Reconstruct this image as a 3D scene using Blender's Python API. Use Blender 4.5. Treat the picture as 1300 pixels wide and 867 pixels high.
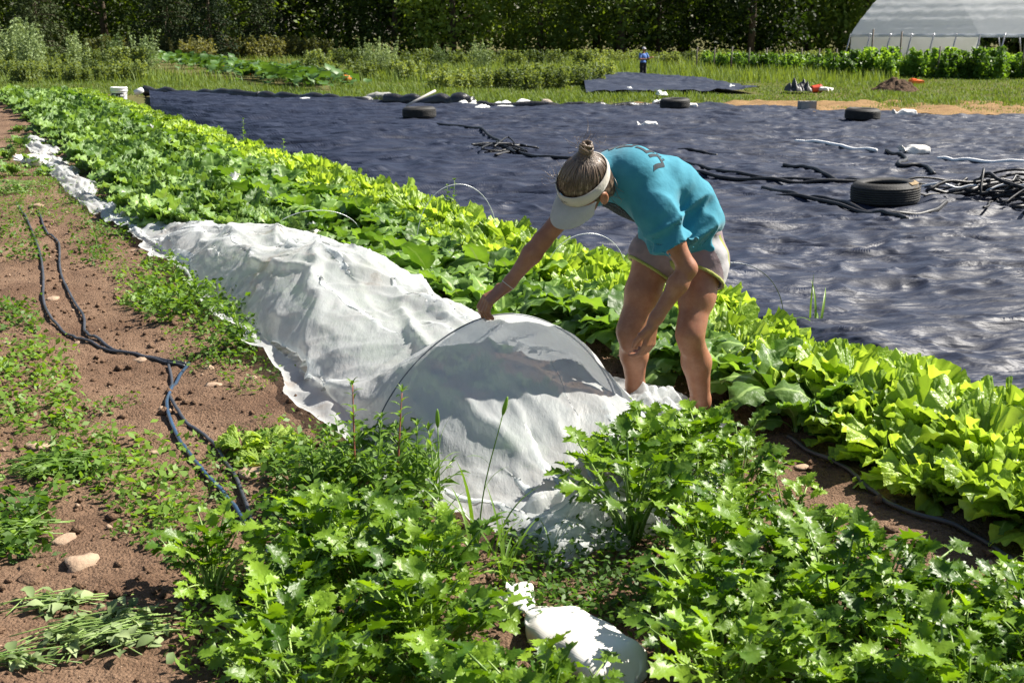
import bpy, math, random
import numpy as np
from mathutils import Vector, Matrix, Euler
from mathutils.bvhtree import BVHTree

random.seed(7)
RNG = np.random.default_rng(7)
for o in list(bpy.data.objects):
    bpy.data.objects.remove(o)
SC = bpy.context.scene
COL = SC.collection

# ------------------------------------------------------------------ camera
F = 1500.0; CX, CY = 650.0, 433.5; CAM_H = 1.8; HOR = 42.0      # the lens, in pixels of the 1300 px photograph
PITCH = math.atan((CY - HOR) / F)
cam_d = bpy.data.cameras.new('camera'); cam = bpy.data.objects.new('camera', cam_d); COL.objects.link(cam)
cam.location = (0, 0, CAM_H); cam.rotation_euler = (math.pi / 2 - PITCH, 0, 0)
cam_d.sensor_width = 36.0; cam_d.lens = 36.0 * F / 1300.0
cam_d.clip_start = 0.05; cam_d.clip_end = 3000
cam_d.dof.use_dof = True; cam_d.dof.focus_distance = 5.5; cam_d.dof.aperture_fstop = 8.0
SC.camera = cam

# ------------------------------------------------------------------ sky, sun, exposure
SUN_EL, SUN_AZ = math.radians(47), math.radians(68)              # azimuth clockwise from +Y
w = bpy.data.worlds.new('World'); SC.world = w; w.use_nodes = True
nt = w.node_tree; nt.nodes.clear()
sky = nt.nodes.new('ShaderNodeTexSky'); sky.sky_type = 'NISHITA'; sky.sun_disc = False
sky.sun_elevation = SUN_EL; sky.sun_rotation = SUN_AZ
bg = nt.nodes.new('ShaderNodeBackground'); bg.inputs['Strength'].default_value = 0.05
wo = nt.nodes.new('ShaderNodeOutputWorld')
nt.links.new(sky.outputs[0], bg.inputs[0]); nt.links.new(bg.outputs[0], wo.inputs[0])
sun_d = bpy.data.lights.new('sun', 'SUN'); sun_d.energy = 5.0; sun_d.angle = math.radians(0.5); sun_d.color = (1.0, 0.94, 0.84)
sun = bpy.data.objects.new('sun', sun_d); COL.objects.link(sun)
SUNV = Vector((math.cos(SUN_EL) * math.sin(SUN_AZ), math.cos(SUN_EL) * math.cos(SUN_AZ), math.sin(SUN_EL)))
sun.rotation_euler = SUNV.to_track_quat('Z', 'Y').to_euler(); sun.location = (20, 10, 30)
SC.view_settings.view_transform = 'Standard'; SC.view_settings.look = 'None'
SC.view_settings.exposure = 1.3; SC.view_settings.gamma = 1.0
SC.render.resolution_x = 1024; SC.render.resolution_y = 682
try:
    SC.cycles.max_bounces = 8; SC.cycles.transparent_max_bounces = 12
except Exception: pass

# ------------------------------------------------------------------ helpers
cp_, sp_ = math.cos(PITCH), math.sin(PITCH)
def ray(px, py):
    a = (px - CX) / F; b = (CY - py) / F
    return np.array([a, cp_ + b * sp_, -sp_ + b * cp_])
def G(px, py, z=0.0):                      # the spot on the field (height z) seen at a photo pixel
    d = ray(px, py); t = (z - CAM_H) / d[2]
    return np.array([0, 0, CAM_H]) + t * d
def A(px, py, Y):                          # a point at a photo pixel, Y metres into the field
    d = ray(px, py); return np.array([0, 0, CAM_H]) + d * (Y / d[1])
RD = ray(-100, 42); RD[2] = 0; RD /= np.linalg.norm(RD)           # direction of the crop rows
ND = np.array([RD[1], -RD[0], 0])
def UV(u, v, z=0.0):
    p = u * RD + v * ND; return np.array([p[0], p[1], z])
def uv_of(p):
    return float(np.dot(p, RD)), float(np.dot(p, ND))

_T = np.random.default_rng(3).random((64, 64, 64)).astype(np.float32)
def vnoise(x, y=0.0, z=0.0):
    x, y, z = np.broadcast_arrays(np.asarray(x, np.float64), np.asarray(y, np.float64), np.asarray(z, np.float64))
    xi, yi, zi = np.floor(x).astype(int), np.floor(y).astype(int), np.floor(z).astype(int)
    fx, fy, fz = x - xi, y - yi, z - zi
    fx, fy, fz = fx*fx*(3-2*fx), fy*fy*(3-2*fy), fz*fz*(3-2*fz)
    x0, x1, y0, y1, z0, z1 = xi & 63, (xi+1) & 63, yi & 63, (yi+1) & 63, zi & 63, (zi+1) & 63
    a = _T[x0,y0,z0]*(1-fx)+_T[x1,y0,z0]*fx; b = _T[x0,y1,z0]*(1-fx)+_T[x1,y1,z0]*fx
    c = _T[x0,y0,z1]*(1-fx)+_T[x1,y0,z1]*fx; d = _T[x0,y1,z1]*(1-fx)+_T[x1,y1,z1]*fx
    return ((a*(1-fy)+b*fy)*(1-fz) + (c*(1-fy)+d*fy)*fz) * 2 - 1
def fbm(x, y=0.0, z=0.0, o=3):
    s = 0; a = 1.0
    for i in range(o):
        s = s + a * vnoise(np.asarray(x)*2**i + 17.3*i, np.asarray(y)*2**i + 5.1*i, np.asarray(z)*2**i); a *= .5
    return s

def mk_mesh(name, V, Fc, mat=None, smooth=True):
    V = np.asarray(V, np.float32)
    me = bpy.data.meshes.new(name)
    if isinstance(Fc, np.ndarray):
        n, k = Fc.shape
        me.vertices.add(len(V)); me.vertices.foreach_set('co', V.ravel())
        me.loops.add(n * k); me.loops.foreach_set('vertex_index', Fc.astype(np.int32).ravel())
        me.polygons.add(n); me.polygons.foreach_set('loop_start', np.arange(0, n * k, k, dtype=np.int32))
        me.update(calc_edges=True); me.validate()
    else:
        me.from_pydata([tuple(map(float, v)) for v in V], [], Fc); me.update()
    me.polygons.foreach_set('use_smooth', [smooth] * len(me.polygons))
    if mat: me.materials.append(mat)
    return me
def link(name, data=None, parent=None, loc=None, rot=None, scl=None):
    o = bpy.data.objects.new(name, data); COL.objects.link(o)
    if parent is not None: o.parent = parent
    if loc is not None: o.location = loc
    if rot is not None: o.rotation_euler = rot
    if scl is not None: o.scale = scl if hasattr(scl, '__len__') else (scl, scl, scl)
    return o
def tag(o, label=None, cat=None, group=None, kind=None):
    if label: o['label'] = label
    if cat: o['category'] = cat
    if group: o['group'] = group
    if kind: o['kind'] = kind
    return o
def empty(name, loc, label, cat, group=None, rz=0.0):
    return tag(link(name, None, None, loc, (0, 0, rz)), label, cat, group)
def grid_faces(n, m, off=0, wrap=False):
    i = np.arange(n - 1)[:, None]; j = np.arange(m if wrap else m - 1)[None, :]
    j2 = (j + 1) % m
    a = i*m + j; b = i*m + j2; c = (i+1)*m + j2; d = (i+1)*m + j
    return np.stack([np.broadcast_to(q, a.shape) for q in (a, b, c, d)], -1).reshape(-1, 4) + off
class MB:                                   # collects quads and triangles for one mesh
    def __init__(s): s.V = []; s.F = []; s.n = 0
    def add(s, V, Fc):
        V = np.asarray(V, float).reshape(-1, 3)
        for f in (Fc.tolist() if isinstance(Fc, np.ndarray) else Fc): s.F.append([i + s.n for i in f])
        s.V.append(V); s.n += len(V); return s
    def tube(s, P, r, k=8, cap=True):
        P = np.asarray(P, float); n = len(P); r = np.broadcast_to(np.asarray(r, float), (n,))
        T = np.gradient(P, axis=0); T /= np.linalg.norm(T, axis=1)[:, None] + 1e-9
        up = np.array([0, 0, 1.0]) if abs(T[0][2]) < .9 else np.array([1.0, 0, 0])
        V = []
        N = np.cross(T[0], up); N /= np.linalg.norm(N)
        for i in range(n):
            N = N - T[i] * np.dot(N, T[i]); N /= np.linalg.norm(N) + 1e-9
            B = np.cross(T[i], N)
            for q in range(k):
                a = 2*math.pi*q/k; V.append(P[i] + r[i]*(math.cos(a)*N + math.sin(a)*B))
        Fc = grid_faces(n, k, 0, True).tolist()
        if cap: Fc.append(list(range(k))[::-1]); Fc.append([(n-1)*k + q for q in range(k)])
        return s.add(V, Fc)
    def box(s, c, h, M=None):
        c = np.asarray(c, float)
        V = np.array([[x, y, z] for x in (-h[0], h[0]) for y in (-h[1], h[1]) for z in (-h[2], h[2])])
        if M is not None: V = V @ np.asarray(M).T
        return s.add(V + c, [[0,1,3,2],[4,6,7,5],[0,4,5,1],[2,3,7,6],[0,2,6,4],[1,5,7,3]])
    def lathe(s, prof, k=24, c=(0,0,0)):
        V = []
        for r, z in prof:
            for q in range(k):
                a = 2*math.pi*q/k; V.append((c[0]+r*math.cos(a), c[1]+r*math.sin(a), c[2]+z))
        return s.add(V, grid_faces(len(prof), k, 0, True))
    def mesh(s, name, mat, smooth=True):
        return mk_mesh(name, np.concatenate(s.V), s.F, mat, smooth)
def spline(P, n):                           # Catmull-Rom through points
    P = np.asarray(P, float); m = len(P)
    Q = np.vstack([2*P[0]-P[1], P, 2*P[-1]-P[-2]])
    t = np.linspace(0, m - 1 - 1e-6, n); i = t.astype(int); f = (t - i)[:, None]
    a, b, c, d = Q[i], Q[i+1], Q[i+2], Q[i+3]
    return .5*((2*b)+(-a+c)*f+(2*a-5*b+4*c-d)*f**2+(-a+3*b-3*c+d)*f**3)

# ------------------------------------------------------------------ materials
def new_mat(name):
    m = bpy.data.materials.new(name); m.use_nodes = True
    n = m.node_tree; n.nodes.clear()
    out = n.nodes.new('ShaderNodeOutputMaterial')
    return m, n, out
def N(n, t, **kw):
    x = n.nodes.new(t)
    for k, v in kw.items():
        if k in x.inputs: x.inputs[k].default_value = v
        else: setattr(x, k, v)
    return x
def ramp(n, stops):
    r = n.nodes.new('ShaderNodeValToRGB'); e = r.color_ramp.elements
    while len(e) < len(stops): e.new(.5)
    for q, (p, c) in zip(e, stops): q.position = p; q.color = (*c, 1)
    return r
def col(c): return (*c, 1)
def simple(name, c, rough=.6, spec=.5, c2=None, scale=8, bump=0, bscale=40, metal=0, coat=0, detail=4):
    m, n, out = new_mat(name)
    b = N(n, 'ShaderNodeBsdfPrincipled', Roughness=rough, Metallic=metal)
    b.inputs['Specular IOR Level'].default_value = spec
    if coat: b.inputs['Coat Weight'].default_value = coat
    tc = N(n, 'ShaderNodeTexCoord')
    if c2:
        nz = N(n, 'ShaderNodeTexNoise', Scale=scale, Detail=detail, Roughness=.6)
        n.links.new(tc.outputs['Object'], nz.inputs['Vector'])
        r = ramp(n, [(.3, c), (.7, c2)]); n.links.new(nz.outputs[0], r.inputs[0]); n.links.new(r.outputs[0], b.inputs['Base Color'])
    else: b.inputs['Base Color'].default_value = col(c)
    if bump:
        nz2 = N(n, 'ShaderNodeTexNoise', Scale=bscale, Detail=5, Roughness=.6)
        n.links.new(tc.outputs['Object'], nz2.inputs['Vector'])
        bp = N(n, 'ShaderNodeBump', Strength=1.0, Distance=bump)
        n.links.new(nz2.outputs[0], bp.inputs['Height']); n.links.new(bp.outputs[0], b.inputs['Normal'])
    n.links.new(b.outputs[0], out.inputs[0])
    return m
def leafmat(name, c1, c2, trans=.4, rough=.42, spec=.45, tcol=None, nscale=25, bump=.002, bscale=60, vary=.25):
    """leaf: two greens by noise, each leaf its own lightness, light shining through"""
    m, n, out = new_mat(name)
    tc = N(n, 'ShaderNodeTexCoord'); oi = N(n, 'ShaderNodeObjectInfo')
    nz = N(n, 'ShaderNodeTexNoise', Scale=nscale, Detail=3)
    n.links.new(tc.outputs['Object'], nz.inputs['Vector'])
    add = N(n, 'ShaderNodeMath', operation='MULTIPLY_ADD'); add.inputs[1].default_value = .5
    n.links.new(nz.outputs[0], add.inputs[0])
    sc = N(n, 'ShaderNodeMath', operation='MULTIPLY'); sc.inputs[1].default_value = .5
    n.links.new(oi.outputs['Random'], sc.inputs[0]); n.links.new(sc.outputs[0], add.inputs[2])
    r = ramp(n, [(.25, c1), (.75, c2)]); n.links.new(add.outputs[0], r.inputs[0])
    mr = N(n, 'ShaderNodeMapRange'); mr.inputs['To Min'].default_value = 1 - vary; mr.inputs['To Max'].default_value = 1 + vary
    n.links.new(oi.outputs['Random'], mr.inputs['Value'])
    hs = N(n, 'ShaderNodeHueSaturation'); n.links.new(mr.outputs[0], hs.inputs['Value']); n.links.new(r.outputs[0], hs.inputs['Color'])
    b = N(n, 'ShaderNodeBsdfPrincipled', Roughness=rough); b.inputs['Specular IOR Level'].default_value = spec
    n.links.new(hs.outputs[0], b.inputs['Base Color'])
    t = N(n, 'ShaderNodeBsdfTranslucent')
    mx2 = N(n, 'ShaderNodeMix', data_type='RGBA', blend_type='MULTIPLY'); mx2.inputs[0].default_value = 1.0
    n.links.new(hs.outputs[0], mx2.inputs[6]); mx2.inputs[7].default_value = col(tcol or (2.2, 2.0, .7))
    n.links.new(mx2.outputs[2], t.inputs['Color'])
    if bump:
        nb = N(n, 'ShaderNodeTexNoise', Scale=bscale, Detail=2); n.links.new(tc.outputs['Object'], nb.inputs['Vector'])
        bp = N(n, 'ShaderNodeBump', Strength=1.0, Distance=bump); n.links.new(nb.outputs[0], bp.inputs['Height'])
        n.links.new(bp.outputs[0], b.inputs['Normal'])
    mx = N(n, 'ShaderNodeMixShader'); mx.inputs[0].default_value = trans
    n.links.new(b.outputs[0], mx.inputs[1]); n.links.new(t.outputs[0], mx.inputs[2]); n.links.new(mx.outputs[0], out.inputs[0])
    return m
# ================================================================== THE SETTING
def soil_mat():
    m, n, out = new_mat('soil')
    tc = N(n, 'ShaderNodeTexCoord')
    a = N(n, 'ShaderNodeTexNoise', Scale=1.3, Detail=6, Roughness=.65); c = N(n, 'ShaderNodeTexNoise', Scale=55, Detail=5, Roughness=.7)
    d = N(n, 'ShaderNodeTexVoronoi', Scale=90)
    for q in (a, c, d): n.links.new(tc.outputs['Object'], q.inputs['Vector'])
    r1 = ramp(n, [(.3, (.13, .076, .048)), (.55, (.225, .143, .093)), (.8, (.31, .21, .14))])
    n.links.new(a.outputs[0], r1.inputs[0])
    r2 = ramp(n, [(.25, (.45, .42, .4)), (.6, (1, 1, 1)), (.85, (1.35, 1.3, 1.25))]); n.links.new(c.outputs[0], r2.inputs[0])
    mx = N(n, 'ShaderNodeMix', data_type='RGBA', blend_type='MULTIPLY'); mx.inputs[0].default_value = 1
    n.links.new(r1.outputs[0], mx.inputs[6]); n.links.new(r2.outputs[0], mx.inputs[7])
    b = N(n, 'ShaderNodeBsdfPrincipled', Roughness=.95); b.inputs['Specular IOR Level'].default_value = .15
    n.links.new(mx.outputs[2], b.inputs['Base Color'])
    ad = N(n, 'ShaderNodeMath', operation='MULTIPLY_ADD'); ad.inputs[1].default_value = -.4
    n.links.new(d.outputs[0], ad.inputs[0]); n.links.new(c.outputs[0], ad.inputs[2])
    bp = N(n, 'ShaderNodeBump', Strength=1, Distance=.02); n.links.new(ad.outputs[0], bp.inputs['Height']); n.links.new(bp.outputs[0], b.inputs['Normal'])
    n.links.new(b.outputs[0], out.inputs[0]); return m
M_SOIL = soil_mat()
M_GROUND = simple('meadow_ground', (.07, .085, .022), .95, .1, (.13, .105, .045), .35, .05, 6, detail=8)
M_STRAW = simple('straw_ground', (.30, .19, .09), .95, .1, (.17, .105, .05), 2.5, .03, 25, detail=8)

def wave(u, v):                              # low relief of the dug soil
    return .018*fbm(u*1.1, v*1.1, 0, 3) + .012*fbm(u*5, v*5, 3, 3)
def soil_z(u, v):
    u = np.asarray(u, float); v = np.asarray(v, float)
    bed = .05*np.exp(-((v-.95-1.0)/.9)**4) + .04*np.exp(-((v-3.7)/.6)**4)
    return bed + wave(u, v)
S = 1500.0
link('ground', mk_mesh('ground', [(-S,-S,-.06),(S,-S,-.06),(S,S,-.06),(-S,S,-.06)], [[0,1,2,3]], M_GROUND)); tag(bpy.data.objects['ground'], kind='structure')
# dug soil: fine near the camera, coarser up the rows
def soil_sheet():
    us = np.concatenate([np.arange(-1, 1.6, .06), np.arange(1.6, 8, .018), np.geomspace(8, 40, 260)])
    vs = np.concatenate([np.arange(-6, -1.0, .12), np.arange(-1.0, 4.9, .02)])
    U, Vv = np.meshgrid(us, vs, indexing='ij')
    Z = soil_z(U, Vv)
    rid = np.abs(vnoise(U*16, Vv*16, 1)); cl = np.clip(fbm(U*9, Vv*9, 7, 3)-.25, 0, 1)
    Z = Z + .010*cl + .006*rid + .005*vnoise(U*38, Vv*38, 2)
    edge = np.clip((Vv+6)/1.0, 0, 1)*np.clip((40-U)/3, 0, 1); Z = Z*edge - .055*(1-edge)
    P = U[..., None]*RD + Vv[..., None]*ND; P[..., 2] = Z
    return mk_mesh('soil', P.reshape(-1, 3), grid_faces(len(us), len(vs))[:, ::-1].copy(), M_SOIL)
tag(link('soil', soil_sheet()), kind='structure')

# ------------------------------------------------------------------ black woven ground cover: the big tarp
def tarp_mat():
    m, n, out = new_mat('black_tarp')
    tc = N(n, 'ShaderNodeTexCoord')
    a = N(n, 'ShaderNodeTexNoise', Scale=.8, Detail=8, Roughness=.65)
    mp = N(n, 'ShaderNodeMapping'); mp.inputs['Scale'].default_value = (.5, 2.2, 1)
    n.links.new(tc.outputs['Object'], mp.inputs[0]); n.links.new(mp.outputs[0], a.inputs['Vector'])
    r = ramp(n, [(.35, (.009, .0125, .027)), (.60, (.016, .022, .044)), (.74, (.030, .033, .045)), (.88, (.10, .085, .075))])
    n.links.new(a.outputs[0], r.inputs[0])
    b = N(n, 'ShaderNodeBsdfPrincipled', Roughness=.55); b.inputs['Specular IOR Level'].default_value = .34
    n.links.new(r.outputs[0], b.inputs['Base Color'])
    f = N(n, 'ShaderNodeTexNoise', Scale=7, Detail=5, Roughness=.6)
    mp2 = N(n, 'ShaderNodeMapping'); mp2.inputs['Scale'].default_value = (.5, 1.3, 1)
    n.links.new(tc.outputs['Object'], mp2.inputs[0]); n.links.new(mp2.outputs[0], f.inputs['Vector'])
    cz = N(n, 'ShaderNodeTexNoise', Scale=2.6, Detail=4, Roughness=.55, Distortion=.6); mp3 = N(n, 'ShaderNodeMapping'); mp3.inputs['Scale'].default_value = (.55, 1.9, 1); mp3.inputs['Rotation'].default_value = (0, 0, .18)
    n.links.new(tc.outputs['Object'], mp3.inputs[0]); n.links.new(mp3.outputs[0], cz.inputs['Vector'])
    s1 = N(n, 'ShaderNodeMath', operation='SUBTRACT'); s1.inputs[1].default_value = .5; n.links.new(cz.outputs[0], s1.inputs[0])
    s2 = N(n, 'ShaderNodeMath', operation='ABSOLUTE'); n.links.new(s1.outputs[0], s2.inputs[0])
    s3 = N(n, 'ShaderNodeMath', operation='MULTIPLY_ADD'); s3.inputs[1].default_value = -6.0; n.links.new(s2.outputs[0], s3.inputs[0]); n.links.new(f.outputs[0], s3.inputs[2])
    bp = N(n, 'ShaderNodeBump', Strength=.5, Distance=.022); n.links.new(s3.outputs[0], bp.inputs['Height']); n.links.new(bp.outputs[0], b.inputs['Normal'])
    n.links.new(b.outputs[0], out.inputs[0]); return m
M_TARP = tarp_mat()
def ridge(x, y, z): return 1 - np.abs(vnoise(x, y, z))*1.6
def tarp_h(x, y):
    wx = x + .30*fbm(x*.7, y*.7, 5, 2); wy = y + .22*fbm(x*.8, y*.7, 9, 3)
    h = .045*fbm(wx*.4, wy*.6, 1, 2) + .040*ridge(wx*.6+wy*.15, wy*1.2, 2) + .030*ridge(wx*1.5+wy*.6, wy*3.8, 4) + .030*ridge(wx*2.6-wy*1.0, wy*7.4, 8) + .016*ridge(wx*4.6+wy*1.2, wy*12.5, 6)
    return np.maximum(h + .05, .012)
V0 = 4.32
far_px = [(60, 118), (190, 121), (330, 127), (480, 134), (620, 138), (760, 139), (900, 137), (1000, 142), (1100, 147), (1300, 153), (1500, 158), (1750, 164)]
far_pts = np.array([G(*p)[:2] for p in far_px]); far_th = np.arctan2(far_pts[:, 0], far_pts[:, 1]); far_r = np.hypot(far_pts[:, 0], far_pts[:, 1])
def tarp_sheet():
    th = np.linspace(far_th[1], 1.15, 700); r1 = np.interp(th, far_th, far_r)
    dv = np.sin(th)*ND[0] + np.cos(th)*ND[1]; r0 = V0/dv
    r0 = np.minimum(r0, r1*.98)
    t = np.linspace(0, 1, 720)[None, :]
    R = r0[:, None]*(r1/r0)[:, None]**t
    X = R*np.sin(th)[:, None]; Y = R*np.cos(th)[:, None]
    Z = tarp_h(X, Y)
    vv = X*ND[0]+Y*ND[1]
    Z = Z*np.clip((vv-V0)/.25, .15, 1)
    return mk_mesh('black_tarp', np.stack([X, Y, Z], -1).reshape(-1, 3), grid_faces(700, 720), M_TARP)
tag(link('black_tarp', tarp_sheet()), 'large rippled black tarp spread over the field behind the lettuce', 'tarp')
def small_tarp():
    c = [G(735, 92), G(742, 120), G(880, 121), G(975, 117), G(880, 100)]
    xs = np.linspace(0, 1, 60); L0, L1, R0, R1 = G(738, 95), G(744, 120), G(862, 100), G(965, 117)
    U, T = np.meshgrid(xs, xs, indexing='ij')
    P = ((L0*(1-T[..., None])+L1*T[..., None])*(1-U[..., None]) + (R0*(1-T[..., None])+R1*T[..., None])*U[..., None])
    P[..., 2] = .03 + tarp_h(P[..., 0]*.8, P[..., 1]*.5)*1.2
    return mk_mesh('small_tarp', P.reshape(-1, 3), grid_faces(60, 60)[:, ::-1].copy(), M_TARP)
tag(link('small_tarp', small_tarp()), 'small far black tarp lying in the grass before the distant person', 'tarp')
def straw_strip():
    n = 160; U = np.linspace(0, 1, n)
    a = np.array([G(830+900*t, 139+ (164-139)*t+3*math.sin(t*9)) for t in U]); b = np.array([G(800+950*t, 131 - 1.5*t + 1.2*math.sin(t*30)) for t in U])
    T = np.linspace(0, 1, 24)
    P = a[:, None]*(1-T[None, :, None]) + b[:, None]*T[None, :, None]
    P[..., 2] = -.015 + .10*np.clip(fbm(P[..., 0]*1.5, P[..., 1]*1.5, 2, 3), -.1, 1)
    return mk_mesh('straw_strip', P.reshape(-1, 3), grid_faces(n, 24), M_STRAW)
tag(link('straw_strip', straw_strip()), kind='structure')
# ================================================================== LEAVES
M_LETT = leafmat('lettuce_leaf', (.19, .31, .034), (.34, .46, .075), .42, .40, .4, (1.7, 1.6, .8), 16, .010, 60, .22)
M_MUST = leafmat('mustard_leaf', (.065, .140, .024), (.15, .25, .050), .32, .46, .30, (2.0, 2.0, .6), 14, .006, 45, .25)
M_CABB = leafmat('cabbage_leaf', (.085, .175, .036), (.19, .29, .080), .28, .5, .3, (1.7, 1.7, .7), 14, .006, 55, .22)
M_CEL = leafmat('celery_leaf', (.045, .115, .007), (.165, .265, .020), .30, .40, .32, (2.0, 2.0, .5), 20, .002, 80, .25)
M_STEM = leafmat('pale_stem', (.20, .34, .07), (.32, .42, .14), .2, .4, .4, (1.3, 1.3, .8), 20, 0)
M_WEED = leafmat('weed_leaf', (.06, .14, .016), (.13, .22, .03), .38, .5, .3, (2, 1.9, .6), 20, 0)
M_WEED2 = leafmat('pale_weed_leaf', (.14, .21, .07), (.26, .32, .15), .25, .6, .25, (1.4, 1.4, .9), 20, 0)
M_GRASS = leafmat('grass_blade', (.065, .125, .020), (.135, .195, .042), .32, .6, .25, (1.8, 1.6, .6), 1.2, 0, 1, .15)
M_TREE = leafmat('tree_leaf', (.035, .070, .012), (.13, .18, .032), .30, .6, .25, (2, 2, .5), .8, 0, 1, .5)
M_CONI = leafmat('conifer_needle', (.018, .038, .012), (.05, .07, .024), .1, .7, .2, (1.5, 1.5, .6), .8, 0, 1, .2)
M_BARK = simple('bark', (.07, .05, .035), .9, .2, (.13, .10, .075), 6, .02, 12)

def bend(t, e0, e1, L):                      # centre line that starts at elevation e0 and ends at e1
    n = len(t); e = np.radians(e0 + (e1-e0)*t**1.1); dl = L/(n-1)
    y = np.concatenate([[0], np.cumsum(np.cos(e[:-1])*dl)]); z = np.concatenate([[0], np.cumsum(np.sin(e[:-1])*dl)])
    return y, z, e
def broad_leaf(name, mat, L, W, e0, e1, stem=.0, ripple=.02, freq=3.5, cup=.25, crinkle=.01, nu=9, nv=8, seed=0, tipw=.5, rib=True):
    r = np.random.default_rng(seed)
    nt_ = nu + (3 if stem else 0)
    t = np.linspace(0, 1, nt_); y, z, e = bend(t, e0, e1, L+stem)
    ts = np.clip((t*(L+stem)-stem)/L, 0, 1)
    wd = W*.5*np.maximum(np.sin(np.pi*np.clip(ts, 0, 1)**(tipw))**.75, 0)
    wd = np.where(ts <= 0.001, .009, np.maximum(wd, .010)); wd[-1] = W*.10
    s = np.linspace(-1, 1, nv)
    T, Sg = np.meshgrid(np.arange(nt_), s, indexing='ij')
    ww = wd[T]; edge = np.abs(Sg)**1.7; on = (ts[T] > .01)
    ph = r.random()*6.28
    rp = ripple*edge*np.sin(freq*2*np.pi*ts[T] + ph + 1.3*np.sign(Sg))*on
    jag = 1 + .05*on*np.sin(11*ts[T]*6.28/3+ph*2)*(np.abs(Sg) > .9) + r.normal(0, .012, T.shape)*on
    hgt = cup*ww*Sg**2 + rp + r.normal(0, crinkle, T.shape)*on*(np.abs(Sg) > .05)
    tw = (r.random()-.5)*.6*ts[T]
    X = ww*Sg*jag*np.cos(tw); hgt = hgt + ww*Sg*np.sin(tw)
    Y = y[T] - np.sin(e)[T]*hgt; Z = z[T] + np.cos(e)[T]*hgt
    V = np.stack([X, Y, Z], -1).reshape(-1, 3); Fc = grid_faces(nt_, nv)[:, ::-1]
    me = mk_mesh(name, V, Fc.copy(), mat)
    if rib:
        me.materials.append(M_STEM); mid = nv//2 - 1
        idx = [0]*len(me.polygons)
        for k in range(len(idx)):
            rr, cc = divmod(k, nv-1)
            if (rr < nt_-3 and cc == mid and nv % 2 == 0) or (stem and rr < 2): idx[k] = 1
        me.polygons.foreach_set('material_index', idx)
    return me
def frilly_leaf(name, mat, L, spread, e0, e1, amp, k, cup, seed, na=97, nr=9):
    """lettuce leaf: a fan from its base whose margin is too long for it and so ruffles"""
    r = np.random.default_rng(seed); phi = np.radians(np.linspace(-spread, spread, na)); rho = np.linspace(.12, 1, nr)**.85
    Pm, Rm = np.meshgrid(phi, rho, indexing='ij')
    pe = np.abs(Pm)/np.radians(spread); out_ = L*(1-.30*pe**3)*(1+.035*np.sin(Pm*7+seed)+.025*np.sin(Pm*19+seed*2)+.012*np.sin(Pm*43+seed))
    x = Rm*out_*np.sin(Pm)*(.55+.30*Rm); yl = Rm*out_*np.cos(Pm*.8)
    h = amp*(Rm**2.4*np.sin(Pm*k+seed*1.7) + .55*Rm**4*np.sin(Pm*17+seed+1.5*np.sin(Pm*4)) + .30*Rm**7*np.sin(Pm*37+seed)) + .25*amp*np.sin(Rm*13+np.cos(Pm*9+seed)*2)*Rm + cup*x*x/L
    t = np.clip(.55*yl/(L*1.05)+.45*Rm, 0, 1); e = np.radians(e0+(e1-e0)*t)
    tt = np.linspace(0, 1, 60); ee = np.radians(e0+(e1-e0)*tt); cy = np.concatenate([[0], np.cumsum(np.cos(ee[:-1]))])*L*1.05/59; cz = np.concatenate([[0], np.cumsum(np.sin(ee[:-1]))])*L*1.05/59
    Y = np.interp(t, tt, cy)-np.sin(e)*h; Z = np.interp(t, tt, cz)+np.cos(e)*h
    return mk_mesh(name, np.stack([x, Y, Z], -1).reshape(-1, 3), grid_faces(na, nr), mat)
LETT_IN = [frilly_leaf('lettuce_leaf', M_LETT, .17, 66, 80, 25, .0135, 6, .3, s+1) for s in range(5)]
LETT_OUT = [frilly_leaf('lettuce_leaf', M_LETT, .20, 68, 60, -12, .0155, 6.5, .1, 20+s) for s in range(6)]
MUST = [broad_leaf('mustard_leaf', M_MUST, .23, .16, 80, -60, .13, .013, 3.2, -.22, .002, 15, 12, 40+s, .75) for s in range(4)] + \
       [broad_leaf('mustard_leaf', M_MUST, .21, .15, 82, 0, .12, .013, 3.0, .2, .002, 15, 12, 50+s, .75) for s in range(3)]
CABB = [broad_leaf('cabbage_leaf', M_CABB, .18, .14, 78, 15, .06, .018, 4, .15, .006, 13, 10, 60+s, .75) for s in range(4)] + \
       [broad_leaf('cabbage_leaf', M_CABB, .20, .15, 58, -25, .07, .018, 4, -.05, .006, 13, 10, 70+s, .75) for s in range(3)]

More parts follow.
